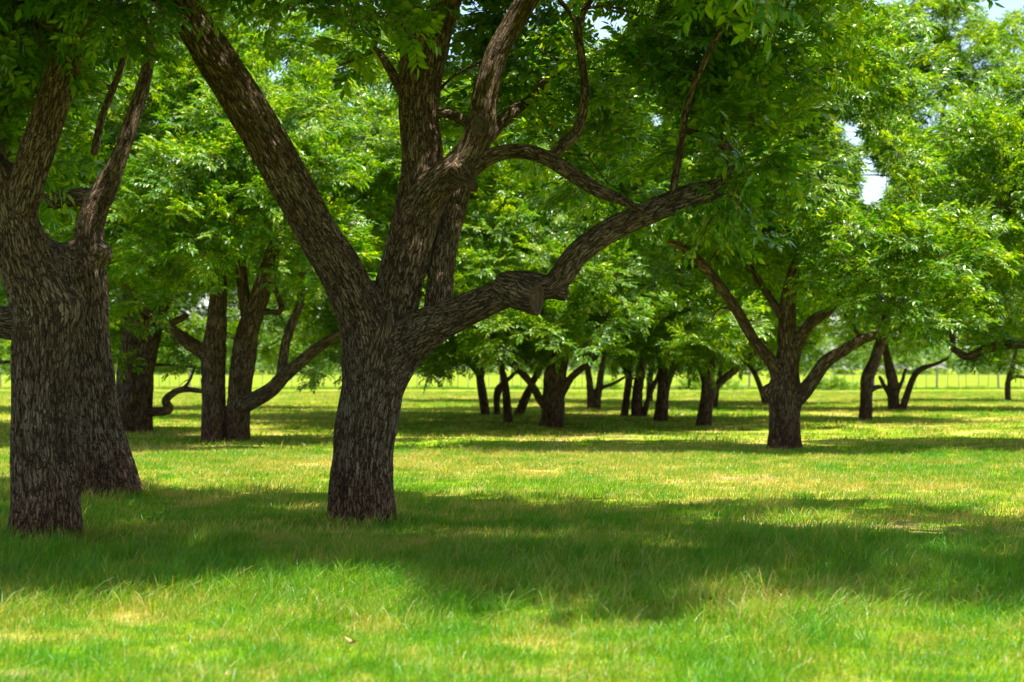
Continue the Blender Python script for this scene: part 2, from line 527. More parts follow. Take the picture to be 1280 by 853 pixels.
# --- leaf sprays: a twig with compound leaves of narrow drooping leaflets
def make_spray(seed, fine):
    r = np.random.default_rng(seed)
    V, T, Q, TW = [], [], [], []

    def tube(P, r0, r1):
        b = len(V)
        m = len(P)
        for i, p in enumerate(P):
            d = P[min(i + 1, m - 1)] - P[max(i - 1, 0)]
            d = d / np.linalg.norm(d)
            s = np.cross(d, [0, 0, 1.0]); s /= np.linalg.norm(s) + 1e-9
            u = np.cross(s, d)
            rr = r0 + (r1 - r0) * i / (m - 1)
            for k in range(3):
                a = 2.094 * k
                V.append(p + rr * (math.cos(a) * s + math.sin(a) * u))
        for i in range(m - 1):
            for k in range(3):
                TW.append((b + 3 * i + k, b + 3 * i + (k + 1) % 3, b + 3 * i + 3 + (k + 1) % 3, b + 3 * i + 3 + k))

    L = r.uniform(.38, .52)
    tw = [np.array([0, L * t, -.22 * L * t * t + r.normal(0, .008)]) + np.array([r.normal(0, .02), 0, 0]) * (t > 0) for t in np.linspace(0, 1, 5)]
    tube(tw, .0065, .003)
    nl = 9
    for i in range(nl):
        t = .18 + .82 * i / (nl - 1)
        k = min(int(t * 4), 3)
        p0 = tw[k] + (tw[k + 1] - tw[k]) * (t * 4 - k)
        az = (1 if i % 2 else -1) * r.uniform(.5, 1.25) if i < nl - 1 else r.normal(0, .2)
        el = r.uniform(-.2, .7)
        ln = r.uniform(.24, .36) * (1 - .25 * (i == nl - 1))
        d = np.array([math.sin(az) * math.cos(el), math.cos(az) * math.cos(el), math.sin(el)])
        droop = r.uniform(.1, .6)
        R = [p0]
        dd = d.copy()
        ns = 5
        for s in range(ns):
            R.append(R[-1] + dd * ln / ns)
            dd = dd + np.array([0, 0, -droop * .35]); dd /= np.linalg.norm(dd)
        if fine:
            tube(R, .0022, .0012)
        np_ = 5
        for j in range(2 * np_ + 1):
            if j == 2 * np_:
                tt, side = 1.0, 0
            else:
                tt, side = .22 + .75 * (j // 2) / (np_ - .4), (1 if j % 2 else -1)
            kk = min(int(tt * ns), ns - 1)
            q = R[kk] + (R[kk + 1] - R[kk]) * (tt * ns - kk)
            ax = R[kk + 1] - R[kk]; ax = ax / np.linalg.norm(ax)
            sd = np.cross(ax, [0, 0, 1.0]); sd /= np.linalg.norm(sd) + 1e-9
            up = np.cross(sd, ax)
            ang = r.uniform(.75, 1.2) * side
            ld = ax * math.cos(ang) + sd * math.sin(ang) + np.array([0, 0, -r.uniform(-.1, .35)])
            ld /= np.linalg.norm(ld)
            wv = np.cross(ld, up); wv /= np.linalg.norm(wv) + 1e-9
            roll = r.normal(0, .5)
            nv = np.cross(wv, ld)
            wv, nv = wv * math.cos(roll) + nv * math.sin(roll), nv * math.cos(roll) - wv * math.sin(roll)
            ll = r.uniform(.085, .125) * (.75 + .35 * tt)
            w = ll * r.uniform(.17, .24)
            b = len(V)
            if fine:
                c = ll * .12
                V.extend([q, q + ld * ll * .3 + wv * w - nv * 0, q + ld * ll * .3 - nv * c * .5, q + ld * ll * .3 - wv * w,
                          q + ld * ll * .66 + wv * w * .8 - nv * c * .6, q + ld * ll * .66 - nv * c, q + ld * ll * .66 - wv * w * .8 - nv * c * .6,
                          q + ld * ll - nv * c * 1.7])
                T.extend([(b, b + 2, b + 1), (b, b + 3, b + 2), (b + 4, b + 5, b + 7), (b + 5, b + 6, b + 7)])
                Q.extend([(b + 1, b + 2, b + 5, b + 4), (b + 2, b + 3, b + 6, b + 5)])
            else:
                V.extend([q, q + ld * ll * .42 + wv * w + nv * w * .35, q + ld * ll - nv * ll * .15, q + ld * ll * .42 - wv * w + nv * w * .35])
                T.extend([(b, b + 2, b + 1), (b, b + 3, b + 2)])
    faces = [np.array(T), np.array(Q + TW if fine else TW)]
    me = mesh_np('leaf_spray', np.array(V), faces)
    me.materials.append(LEAF); me.materials.append(TWIG)
    mi = np.zeros(len(me.polygons), np.int32); mi[len(T) + (len(Q) if fine else 0):] = 1
    me.polygons.foreach_set('material_index', mi)
    return bpy.data.objects.new('leaf_spray', me)


SPRAYS = [make_spray(100 + i, False) for i in range(7)]
SPRAYS_FINE = [make_spray(200 + i, True) for i in range(7)]
G_SPRAY = scatter_group('leaf scatter', SPRAYS)
G_SPRAY_FINE = scatter_group('near leaf scatter', SPRAYS_FINE)


# ------------------------------------------------------------------ tree wood
def catmull(P, n_per):
    P = np.asarray(P, float)
    if len(P) < 3:
        t = np.linspace(0, 1, n_per * 2)[:, None]
        return P[0] * (1 - t) + P[-1] * t
    Q = np.vstack([2 * P[0] - P[1], P, 2 * P[-1] - P[-2]])
    out = []
    for i in range(1, len(Q) - 2):
        for t in np.linspace(0, 1, n_per, endpoint=False):
            a, b, c, d = Q[i - 1], Q[i], Q[i + 1], Q[i + 2]
            out.append(.5 * (2 * b + (c - a) * t + (2 * a - 5 * b + 4 * c - d) * t * t + (3 * b - a - 3 * c + d) * t ** 3))
    out.append(P[-1])
    return np.array(out)


class Limb:
    def __init__(self, pts, cut=None):
        """pts: (n, 4) x y z radius; cut: normal of a sawn end"""
        c = catmull(pts, 5)
        self.P, self.r = c[:, :3], np.maximum(c[:, 3], .004)
        self.cut = cut
        d = np.diff(self.P, axis=0)
        sl = np.linalg.norm(d, axis=1)
        self.s = np.concatenate([[0], np.cumsum(sl)])
        D = d / sl[:, None]
        D = np.vstack([D, D[-1]])
        u = np.cross(D[0], [0.3, 1, .1]); u /= np.linalg.norm(u)
        U = []
        for k in range(len(D)):
            u = u - D[k] * (u @ D[k]); u /= np.linalg.norm(u)
            U.append(u)
        self.D, self.U = D, np.array(U)
        self.W = np.cross(self.D, self.U)

    def locate(self, X):
        """signed distance, arc length, angle, radius for points X"""
        best = np.full(len(X), 1e9); S = np.zeros(len(X)); A = S.copy(); R = S + .01
        for k in range(len(self.P) - 1):
            a, b = self.P[k], self.P[k + 1]
            ab = b - a; L2 = ab @ ab + 1e-12
            t = np.clip((X - a) @ ab / L2, 0, 1)
            q = X - (a + t[:, None] * ab)
            r = self.r[k] + (self.r[k + 1] - self.r[k]) * t
            d = np.sqrt((q * q).sum(1)) - r
            m = d < best
            best[m] = d[m]; R[m] = r[m]
        # smooth arc length and angle: soft average over closely spaced points of the axis
        st = np.arange(0, self.s[-1] + .02, .028)
        col = [np.interp(st, self.s, self.P[:, c]) for c in range(3)]
        Pd = np.stack(col, 1)
        Ud = np.stack([np.interp(st, self.s, self.U[:, c]) for c in range(3)], 1)
        Wd = np.stack([np.interp(st, self.s, self.W[:, c]) for c in range(3)], 1)
        h2 = 2 * .05 ** 2
        for i in range(0, len(X), 20000):
            x = X[i:i + 20000]
            d2 = (x * x).sum(1)[:, None] - 2 * x @ Pd.T + (Pd * Pd).sum(1)[None]
            w = np.exp(-(d2 - d2.min(1)[:, None]) / h2)
            w /= w.sum(1)[:, None]
            q = x - w @ Pd
            S[i:i + 20000] = w @ st
            A[i:i + 20000] = np.arctan2((q * (w @ Wd)).sum(1), (q * (w @ Ud)).sum(1))
        return best, S, A, R


def wood_surface(limbs, lumps, vox, seed, amp=1.0):
    lo = np.min([np.min(l.P - l.r[:, None], 0) for l in limbs], 0) - 3 * vox - .12
    hi = np.max([np.max(l.P + l.r[:, None], 0) for l in limbs], 0) + 3 * vox + .12
    dim = np.ceil((hi - lo) / vox).astype(int) + 1
    BIG = .5
    G = np.full(dim, BIG, np.float32)

    def window(a, b):
        i0 = np.clip(np.floor((a - lo) / vox).astype(int), 0, dim - 1)
        i1 = np.clip(np.ceil((b - lo) / vox).astype(int) + 1, 1, dim)
        return i0, i1
    for l in limbs:
        k = min(.09, max(.015, .30 * l.r[min(4, len(l.r) - 1)]))
        m = k + 2.5 * vox
        rmin = np.maximum(l.r, 1.05 * vox)
        w0, w1 = window(np.min(l.P - rmin[:, None], 0) - m, np.max(l.P + rmin[:, None], 0) + m)
        Lg = np.full(w1 - w0, BIG, np.float32)
        for s in range(len(l.P) - 1):
            a, b = l.P[s], l.P[s + 1]
            ra, rb = rmin[s], rmin[s + 1]
            i0, i1 = window(np.minimum(a - ra, b - rb) - m, np.maximum(a + ra, b + rb) + m)
            ax = [((np.arange(i0[c], i1[c]) * vox + lo[c]) - a[c]).astype(np.float32) for c in range(3)]
            ab = (b - a).astype(np.float32); L2 = float(ab @ ab) + 1e-12
            X, Y, Z = ax[0][:, None, None], ax[1][None, :, None], ax[2][None, None, :]
            t = np.clip((X * ab[0] + Y * ab[1] + Z * ab[2]) / L2, 0, 1)
            d = np.sqrt((X - t * ab[0]) ** 2 + (Y - t * ab[1]) ** 2 + (Z - t * ab[2]) ** 2) - (ra + (rb - ra) * t)
            if l.cut is not None:
                e, nn = l.P[-1] - a, l.cut
                d = np.maximum(d, (X - e[0]) * nn[0] + (Y - e[1]) * nn[1] + (Z - e[2]) * nn[2])
            sl = tuple(slice(i0[c] - w0[c], i1[c] - w0[c]) for c in range(3))
            np.minimum(Lg[sl], d, out=Lg[sl])
        sl = tuple(slice(w0[c], w1[c]) for c in range(3))
        g = G[sl]
        h = np.maximum(k - np.abs(g - Lg), 0) / k
        G[sl] = np.minimum(g, Lg) - h * h * k * .25
    for (c, r) in lumps:
        k = r * .8
        i0, i1 = window(c - r - k, c + r + k)
        ax = [(np.arange(i0[q], i1[q]) * vox + lo[q] - c[q]).astype(np.float32) for q in range(3)]
        d = np.sqrt(ax[0][:, None, None] ** 2 + ax[1][None, :, None] ** 2 + ax[2][None, None, :] ** 2) - r
        sl = tuple(slice(i0[q], i1[q]) for q in range(3))
        g = G[sl]
        h = np.maximum(k - np.abs(g - d), 0) / k
        G[sl] = np.minimum(g, d) - h * h * k * .25
    grid = openvdb.FloatGrid(background=BIG)
    grid.copyFromArray(G)
    V, Q = grid.convertToQuads(isovalue=0.0)
    del G, grid
    V = V.astype(float) * vox + lo
    Q = Q.astype(np.int64)

    def normals(V):
        n = np.cross(V[Q[:, 2]] - V[Q[:, 0]], V[Q[:, 3]] - V[Q[:, 1]])
        N = np.zeros_like(V)
        for c in range(4):
            np.add.at(N, Q[:, c], n)
        return N / (np.linalg.norm(N, axis=1)[:, None] + 1e-12)
    N = normals(V)
    # outward?
    best = np.full((len(limbs), len(V)), 9.0); S = np.zeros_like(best); A = S.copy(); R = S + .01
    for i, l in enumerate(limbs):
        rm = l.r.max() + .25
        m = np.all((V > l.P.min(0) - rm) & (V < l.P.max(0) + rm), 1)
        if m.any():
            best[i, m], S[i, m], A[i, m], R[i, m] = l.locate(V[m])
    near = best.argmin(0)
    ar = np.arange(len(V))
    l0 = np.zeros((len(V), 3))
    for i, l in enumerate(limbs):
        m = near == i
        if m.any():
            j = np.clip(np.searchsorted(l.s, S[i, m]), 0, len(l.s) - 1)
            l0[m] = l.P[j]
    if ((V - l0) * N).sum(1).mean() < 0:
        Q = Q[:, ::-1]; N = -N
    dmin = best[near, ar]
    H = np.zeros(len(V)); Wt = np.zeros(len(V)); PL = np.zeros(len(V)); RG = np.zeros(len(V))
    for i, l in enumerate(limbs):
        w = np.exp(-(best[i] - dmin) / .025)
        m = (w > .03) & (best[i] < 5)
        if not m.any():
            continue
        r, s, a = R[i, m], S[i, m], A[i, m]
        rb = np.maximum(r, .03)
        q = np.stack([np.cos(a) * rb, np.sin(a) * rb, s], 1) + seed * 3.1 + i * 7.7
        q2 = q + vnoise(q * np.array([7, 7, 3.]), 31)[:, None] * np.array([.02, -.02, .05])
        furrow = np.abs(vnoise(q2 * np.array([15, 15, 2.4]), 71))
        ridge = np.clip(furrow / .30, 0, 1)
        ridge = ridge * (2 - ridge)
        cid = np.clip(.5 + .6 * vnoise(q2 * np.array([9, 9, 2.2]), 77), 0, 1)
        hgt = (ridge - .7) * np.clip(r * .11, .003, .024) * amp
        hgt = hgt + vnoise(q * np.array([3.2, 3.2, 1.8]), 61) * r * .075 + vnoise(q * np.array([8, 8, 5.]), 67) * r * .03
        if i == 0:                              # shallow root flare
            vz = np.clip(V[m][:, 2], 0, 9)
            hgt = hgt + np.exp(-vz / .13) * r * (.05 + .22 * np.clip(vnoise(np.stack([np.cos(a) * 1.5, np.sin(a) * 1.5, a * 0 + seed], 1), 88), -.2, 1))
        ww = w[m]
        H[m] += ww * hgt; PL[m] += ww * cid; RG[m] += ww * ridge; Wt[m] += ww
    H /= Wt; PL /= Wt; RG /= Wt
    flat = np.zeros(len(V), bool)
    for i, l in enumerate(limbs):
        if l.cut is not None:
            flat |= (near == i) & (np.abs((V - l.P[-1]) @ l.cut) < vox * 1.2)
    H[flat] = 0
    V = V + N * H[:, None]
    N = normals(V)
    rb = np.maximum(R[near, ar], .03); an = A[near, ar]
    BQ = np.stack([np.cos(an) * rb, np.sin(an) * rb, S[near, ar]], 1) + near[:, None] * 5.3
    fl = near[Q].max(1)
    fmin = near[Q].min(1)
    fl = np.where(dmin[Q].min(1) > 8, 0, fmin)
    return V, Q, N, fl, BQ, PL, RG


def wood_parts(limbs, names, lumps, vox, seed, base, parent, amp=1.0):
    V, Q, N, fl, BQ, PL, RG = wood_surface(limbs, lumps, vox, seed, amp)
    for i, nm in enumerate(names):
        if nm is None:
            continue
        members = [j for j in range(len(names)) if j == i or (names[j] is None and owner(names, j) == i)]
        f = Q[np.isin(fl, members)]
        if not len(f):
            continue
        u, inv = np.unique(f, return_inverse=True)
        me = mesh_np(nm, V[u] - base, [inv.reshape(-1, 4)], True)
        add_attr(me, 'bark_q', 'FLOAT_VECTOR', BQ[u]); add_attr(me, 'plate', 'FLOAT', PL[u]); add_attr(me, 'ridge', 'FLOAT', RG[u])
        me.normals_split_custom_set_from_vertices(N[u].astype(np.float32))
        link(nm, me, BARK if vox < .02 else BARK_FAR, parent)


def owner(names, j):
    while names[j] is None:
        j -= 1
    return j


def tubes(chains, sides=5):
    """many tapered tubes as one mesh; chains: (n, 4) arrays"""
    V, Fc, base = [], [], 0
    ang = np.linspace(0, 2 * math.pi, sides, endpoint=False)
    for c in chains:
        P, r = c[:, :3], c[:, 3]
        d = np.gradient(P, axis=0); d /= np.linalg.norm(d, axis=1)[:, None] + 1e-9
        ref = np.array([.31, .77, .2]) if abs(d[0, 2]) > .8 else np.array([0, 0, 1.0])
        s = np.cross(d, ref); s /= np.linalg.norm(s, axis=1)[:, None] + 1e-9
        u = np.cross(s, d)
        ring = P[:, None] + r[:, None, None] * (np.cos(ang)[None, :, None] * s[:, None] + np.sin(ang)[None, :, None] * u[:, None])
        V.append(ring.reshape(-1, 3))
        n = len(P)
        i = np.arange(n - 1)[:, None] * sides + np.arange(sides)[None]
        j = np.arange(n - 1)[:, None] * sides + (np.arange(sides)[None] + 1) % sides
        Fc.append(np.stack([i, j, j + sides, i + sides], -1).reshape(-1, 4) + base)
        base += n * sides
    return np.vstack(V), np.vstack(Fc)


# gaps between the crowns through which the sky shows
GAPS = [(1092, 236, 17), (1066, 166, 10), (748, 24, 20), (1246, 4, 13), (1085, 205, 9), (342, 92, 5), (820, 150, 6)]


def pose(dirs, r):
    """euler angles that turn +Y into the given directions, with some roll"""
    n = len(dirs)
    e = np.zeros((n, 3))
    e[:, 2] = np.arctan2(-dirs[:, 0], dirs[:, 1])
    e[:, 0] = np.arctan2(dirs[:, 2], np.hypot(dirs[:, 0], dirs[:, 1]))
    e[:, 1] = r.normal(0, .35, n)
    return e


def pecan(label, px, yb, limbs_px, lumps_px=(), seed=1, crown=None, extra=(), cuts=(), group='pecan trees of the orchard', near=False, keep=None, name='pecan_tree', dens=1.0, sscale=1.0, d0=None, clear=()):
    """limbs_px: [(part name or None, [(px, py, width px, depth offset m)...], cut normal or None)]
    crown: (dx, dy, zc, rx, ry, rz, number of clusters); extra: [(px, py, radius m, depth offset m)]"""
    r = np.random.default_rng(seed)
    D = depth_of(yb) if d0 is None else d0
    base = unproject(px, yb, D); base[2] = 0
    root = thing(name, label, 'tree', base, group)
    limbs, names, thin = [], [], []
    vox = float(np.clip(D * .00072, .0125, .05))
    for L in limbs_px:
        nm, pts = L[0], L[1]
        cut = L[2] if len(L) > 2 else None
        a = []
        for p in pts:
            Y = D + (p[3] if len(p) > 3 else 0.0)
            q = unproject(p[0], p[1], Y)
            a.append([*q, p[2] * .5 * Y / F])
        a = np.array(a)
        if nm == 'trunk' and len(limbs) == 0 or nm == 'stem':
            a[0, 2] = -.25
            flare = np.exp(-np.maximum(a[:, 2], 0) / .16)
            a[:, 3] *= 1 + .06 * flare
        if a[:, 3].max() < vox * 1.15:
            thin.append(catmull(a, 4)); continue
        limbs.append(Limb(a, None if cut is None else np.array(cut) / np.linalg.norm(cut))); names.append('trunk' if nm == 'stem' else nm)
    lumps = [(unproject(l[0], l[1], D + l[3]), l[2] * D / F) for l in lumps_px]
    wood_parts(limbs, names, lumps, vox, seed, base, root, 1.0 if D < 30 else 1.5)
    for (cx, cy, w, h, dz, nrm) in cuts:                    # sawn faces with a callus rim
        c = unproject(cx, cy, D + dz); nv = np.array(nrm, float); nv /= np.linalg.norm(nv)
        u = np.cross(nv, [0, 0, 1.0]); u /= np.linalg.norm(u); v = np.cross(u, nv)
        rw, rh = w * .5 * D / F, h * .5 * D / F
        ang = np.linspace(0, 2 * math.pi, 28, endpoint=False)
        wob = 1 + .06 * np.sin(3 * ang + 1) + .04 * np.sin(5 * ang)

        def ring(k, off):
            return c - base + off * nv + (np.cos(ang) * wob)[:, None] * u * rw * k + (np.sin(ang) * wob)[:, None] * v * rh * k
        Vc = np.vstack([ring(.80, .004), ring(.45, .009), ring(.12, .002)])
        k = np.arange(28); k2 = (k + 1) % 28
        fc = np.vstack([np.stack([k + 28 * a_, k2 + 28 * a_, k2 + 28 * (a_ + 1), k + 28 * (a_ + 1)], 1) for a_ in (0, 1)])
        Vr = np.vstack([ring(1.06, -.03), ring(1.08, .012), ring(.96, .03), ring(.80, .018), ring(.77, -.01)])
        fr = np.vstack([np.stack([k + 28 * a_, k2 + 28 * a_, k2 + 28 * (a_ + 1), k + 28 * (a_ + 1)], 1) for a_ in range(4)])
        cf = link('cut_face', mesh_np('cut_face', Vc, [fc, (np.arange(28) + 56)[None]], True), CUTWOOD, root)
        cr = link('callus_rim', mesh_np('callus_rim', Vr, [fr], True), CUTRIM, cf)
    # --- skeleton nodes for the finer branching
    nodes = [np.column_stack([l.P, l.r])[2:] for l in limbs if l.cut is None] + [t[1:] for t in thin]
    nodes = np.vstack(nodes)
    nodes = nodes[nodes[:, 2] > 1.2]
    C = []
    if crown is not None:
        dx, dy, zc, rx, ry, rz, nc = crown
        ctr = np.array([base[0] + dx, D + dy - 2.2, zc])
        tries = 0
        while len(C) < nc and tries < nc * 60:
            tries += 1
            v = r.normal(size=3); v /= np.linalg.norm(v)
            rho = r.uniform(.5, 1.0) ** .6 if r.random() < .8 else r.uniform(.15, .7)
            if v[2] < -.2 and r.random() < (.25 if D < 45 else 0):
                continue
            lob = 1 + .20 * math.sin(3 * math.atan2(v[1], v[0]) + seed) * (1 - abs(v[2])) + .1 * math.sin(5 * v[2] + seed)
            p = ctr + v * rho * lob * np.array([rx, ry, rz])
            rad = r.uniform(.45, .85) * (.8 + .06 * rx)
            if p[2] - rad * .6 < (1.6 if D < 45 else 1.35):
                continue
            if any(np.linalg.norm((p - c[:3]) / np.array([1, 1, .75])) < .78 * (rad + c[3]) * .66 for c in C):
                continue
            if keep is not None and not keep(p, rad):
                continue
            C.append([*p, rad])
    for (ex, ey, er, ez) in extra:
        C.append([*unproject(ex, ey, D + ez), er])
    if not C:
        return root
    C = np.array(C)
    order = np.argsort([np.min(np.linalg.norm(nodes[:, :3] - c[:3], axis=1)) for c in C])
    chains = list(thin)
    PT, DR, SC = [], [], []
    for ci in order:
        c = C[ci]
        dv = c[:3] - nodes[:, :3]
        dist = np.linalg.norm(dv, axis=1)
        cost = dist + np.maximum(-dv[:, 2], 0) * .8 - np.minimum(nodes[:, 3], .12) * 2
        k = cost.argmin()
        a = nodes[k]
        ln = max(dist[k], .05)
        mid = a[:3] + dv[k] * .5 + r.normal(0, .09 * ln, 3) + np.array([0, 0, .12 * ln])
        t = np.linspace(0, 1, 6 if ln > .6 else 4)[:, None]
        P = a[:3] * (1 - t) ** 2 + 2 * mid * t * (1 - t) + c[:3] * t * t
        r0 = min(a[3] * .7, .012 + .013 * ln)
        ch = np.column_stack([P, np.linspace(r0, max(.006, r0 * .4), len(P))])
        chains.append(ch)
        nodes = np.vstack([nodes, ch[1:]])
        # leaf sprays over the cluster, denser on the outside and the top
        n = int(24 * dens * (c[3] / .7) ** 2 / sscale ** 1.6) + 3
        v = r.normal(size=(n, 3)); v /= np.linalg.norm(v, axis=1)[:, None]
        v[:, 2] = np.where((v[:, 2] < -.35) & (r.random(n) < .6), -v[:, 2], v[:, 2])
        rho = r.uniform(0, 1, n) ** .6 * .82
        p = c[:3] + v * rho[:, None] * c[3] * np.array([1, 1, .72])
        dr = v * np.array([1, 1, .8]) + np.array([0, 0, .12]) + r.normal(0, .35, (n, 3))
        dr /= np.linalg.norm(dr, axis=1)[:, None]
        dr[:, 2] = np.clip(dr[:, 2], -.75, .75)
        PT.append(p); DR.append(dr); SC.append(r.uniform(.75, 1.15, n) * sscale)
    PT, DR, SC = np.vstack(PT), np.vstack(DR), np.concatenate(SC)
    tip = PT + DR * .5 * SC[:, None]
    ok = (tip[:, 2] > (1.25 if D < 45 else 1.1)) & (PT[:, 2] > (1.5 if D < 45 else 1.25))
    for T_ in (PT, tip):
        xs, ys = project(T_)
        for (gx_, gy_, gr) in list(GAPS) + list(clear):
            ok &= (xs - gx_) ** 2 + (ys - gy_) ** 2 > (gr + .20 * F / np.maximum(T_[:, 1], 1)) ** 2
    PT, DR, SC = PT[ok], DR[ok], SC[ok]
    Vt, Ft = tubes(chains, 6 if near else 4)
    me = mesh_np('fine_branching', Vt - base, [Ft], True)
    add_attr(me, 'bark_q', 'FLOAT_VECTOR', Vt * np.array([1, 1, 1.0])); add_attr(me, 'plate', 'FLOAT', r.random(len(Vt))); add_attr(me, 'ridge', 'FLOAT', np.ones(len(Vt)))
    link('fine_branching', me, BARK, root, 'stuff')
    scatter('crown', PT - base, pose(DR, r), SC, r.integers(0, 7, len(PT)), G_SPRAY_FINE if near else G_SPRAY, root)
    return root


# ------------------------------------------------------------------ the trees that stand nearest
# main pecan in the middle
MAIN = [
    ('trunk', [(452, 700, 86), (452, 655, 82), (453, 600, 78), (456, 550, 76), (462, 510, 75), (468, 475, 78), (472, 445, 84), (476, 425, 80)]),
    ('limb', [(470, 462, 74, 0), (452, 396, 62, -.1), (427, 342, 54, -.2), (402, 300, 51, -.3), (360, 225, 51, -.5), (313, 141, 52, -.7), (267, 70, 50, -.9), (226, 4, 42, -1.1), (190, -50, 38, -1.3), (150, -120, 30, -1.6)]),
    ('limb', [(480, 450, 66, .05), (495, 370, 58, .1), (512, 305, 58, .12), (526, 245, 55, .15), (529, 200, 51, .18), (524, 141, 49, .2), (527, 85, 54, .2), (532, 60, 56, .2)]),
    (None, [(527, 90, 44, .2), (514, 30, 36, .3), (507, -30, 33, .5), (495, -110, 26, .8), (470, -180, 18, 1.2)]),
    (None, [(530, 85, 44, .2), (549, 25, 40, .1), (566, -25, 36, -.1), (585, -100, 28, -.4), (600, -170, 18, -.8)]),
    ('limb', [(520, 268, 48, .1), (548, 230, 42, -.05), (580, 200, 38, -.15), (599, 166, 35, -.2), (607, 118, 32, -.2), (620, 70, 29, -.25), (640, 32, 28, -.3), (662, -5, 26, -.4), (700, -60, 22, -.6), (750, -120, 15, -.9)]),
    ('limb', [(583, 215, 26, -.1), (610, 197, 20, -.2), (645, 189, 18, -.3), (680, 196, 18, -.45), (712, 215, 19, -.55), (747, 238, 17, -.65), (775, 249, 13, -.75), (802, 262, 7, -.85)]),
    (None, [(688, 197, 13, -.45), (705, 180, 15, -.4), (722, 162, 13, -.35), (731, 120, 11, -.3), (727, 70, 10, -.2), (723, 32, 10, -.1), (740, -5, 8, 0), (760, -50, 6, .1)]),
    (None, [(724, 36, 7, -.1), (712, 16, 6, -.05), (700, 0, 6, 0), (686, -26, 5, .1)]),
    ('limb', [(474, 462, 76, 0), (505, 430, 60, -.1), (544, 405, 48, -.25), (580, 389, 40, -.4), (619, 372, 37, -.5), (650, 361, 42, -.6), (668, 358, 34, -.62), (687, 359, 30, -.65), (703, 345, 30, -.66), (720, 320, 30, -.66), (750, 296, 29, -.65), (790, 275, 29, -.6), (830, 258, 30, -.5), (866, 246, 33, -.4), (895, 235, 22, -.3), (914, 212, 15, -.2), (912, 190, 13, -.2), (897, 176, 13, -.2), (876, 169, 11, -.3), (858, 164, 9, -.4)]),
    (None, [(636, 360, 40, -.60), (652, 367, 40, -.72), (669, 374, 38, -.84)], (.90, -.42, -.1)),
    (None, [(690, 360, 24, -.66), (700, 366, 20, -.68), (709, 370, 14, -.7)], (.95, -.1, -.3)),
    (None, [(842, 256, 12, -.48), (842, 236, 10, -.5), (853, 170, 9, -.6), (861, 125, 8, -.7), (879, 81, 8, -.8), (893, 53, 7, -.85), (908, 30, 6, -.9), (928, 3, 5, -1), (950, -30, 4, -1.1)]),
    ('limb', [(548, 402, 36, -.15), (549, 365, 34, .1), (555, 312, 32, .3), (567, 262, 29, .5), (582, 220, 25, .7), (602, 180, 20, .9), (638, 142, 16, 1.1), (662, 124, 11, 1.3), (700, 80, 8, 1.6)]),
    (None, [(508, 122, 18, .25), (497, 104, 13, .3), (482, 78, 11, .35), (469, 63, 8, .4), (455, 70, 5, .4), (425, 82, 3.4, .3)]),
    (None, [(532, 139, 15, .2), (550, 141, 12, .15), (568, 145, 13, .0), (586, 156, 13, -.12), (597, 168, 12, -.18)]),
    (None, [(546, 116, 5, .1), (566, 96, 3.6, 0), (590, 83, 3.2, -.1), (607, 74, 2.6, -.2)]),
    (None, [(575, 214, 26, -.25), (585, 229, 15, -.38), (591, 233, 12, -.42)], (.75, -.6, -.1)),
]
main_extra = [  # shaded boughs hanging into view at the top and right
    (650, 40, .55, 1.6), (700, 95, .6, 1.9), (650, 110, .5, 2.2), (640, 165, .45, 2.2), (770, 90, .6, 1.2), (820, 60, .6, .6), (790, 150, .55, 1.4), (835, 135, .55, .4), (800, 20, .6, .2),
    (860, 30, .6, .6), (900, 90, .6, .2), (930, 40, .6, -.2), (960, 100, .5, .2), (905, 150, .5, .2), (890, 190, .30, -.3), (915, 205, .30, -.3), (940, 180, .34, -.2), (898, 232, .2, -.5), (925, 238, .22, -.3), (880, 240, .2, -.6), (915, 246, .18, -.5), (922, 226, .13, -.7), (928, 244, .12, -.7), (900, 262, .16, -.6), (935, 215, .25, -.5),
    (735, 195, .4, 1.2), (945, 160, .4, .1), (975, 55, .5, .5), (990, 10, .5, 0), (1010, 90, .35, .3), (690, 10, .5, 1.5), (760, 230, .35, .9), (720, 130, .45, 2),
    (430, 20, .5, 1.4), (590, 20, .5, 2.0), (470, 60, .4, 1.5), (600, 120, .4, 2.5),
    (250, -25, .30, -3.4), (310, -20, .28, -3.2), (360, -24, .30, -3.6), (405, -14, .26, -3.2), (440, 16, .18, -3.2), (185, -10, .26, -3.0), (345, 12, .16, -3.2), (150, -20, .3, -2.8), (455, -16, .22, -3.2), (400, 22, .16, -3.4), (120, 0, .22, -2.8),
]


def main_keep(p, rad):
    # the lower side of the crown stays above the view except for the hanging boughs listed by hand
    return p[2] - rad * (1.0 if p[0] < -.6 else .9) > CAM_H + .186 * p[1] + (.25 if p[0] < -.6 else -.25)


pecan('large pecan tree in the middle, thick sawn-off limb reaching right', 452, 655, MAIN, seed=3, near=True, dens=.78,
      crown=(.9, -1.1, 6.4, 5.6, 5.9, 2.5, 110), extra=main_extra, keep=main_keep, clear=[(845, 222, 0), (849, 195, 0), (853, 168, 0), (908, 198, -11), (905, 182, -11), (890, 173, -11), (870, 167, -11)],
      cuts=[(670, 374.5, 30, 36, -.845, (.90, -.42, -.1)), (599, 157, 19, 25, -.535, (.12, -1, .1)), (592, 233.5, 11, 12, -.43, (.75, -.6, -.1))])

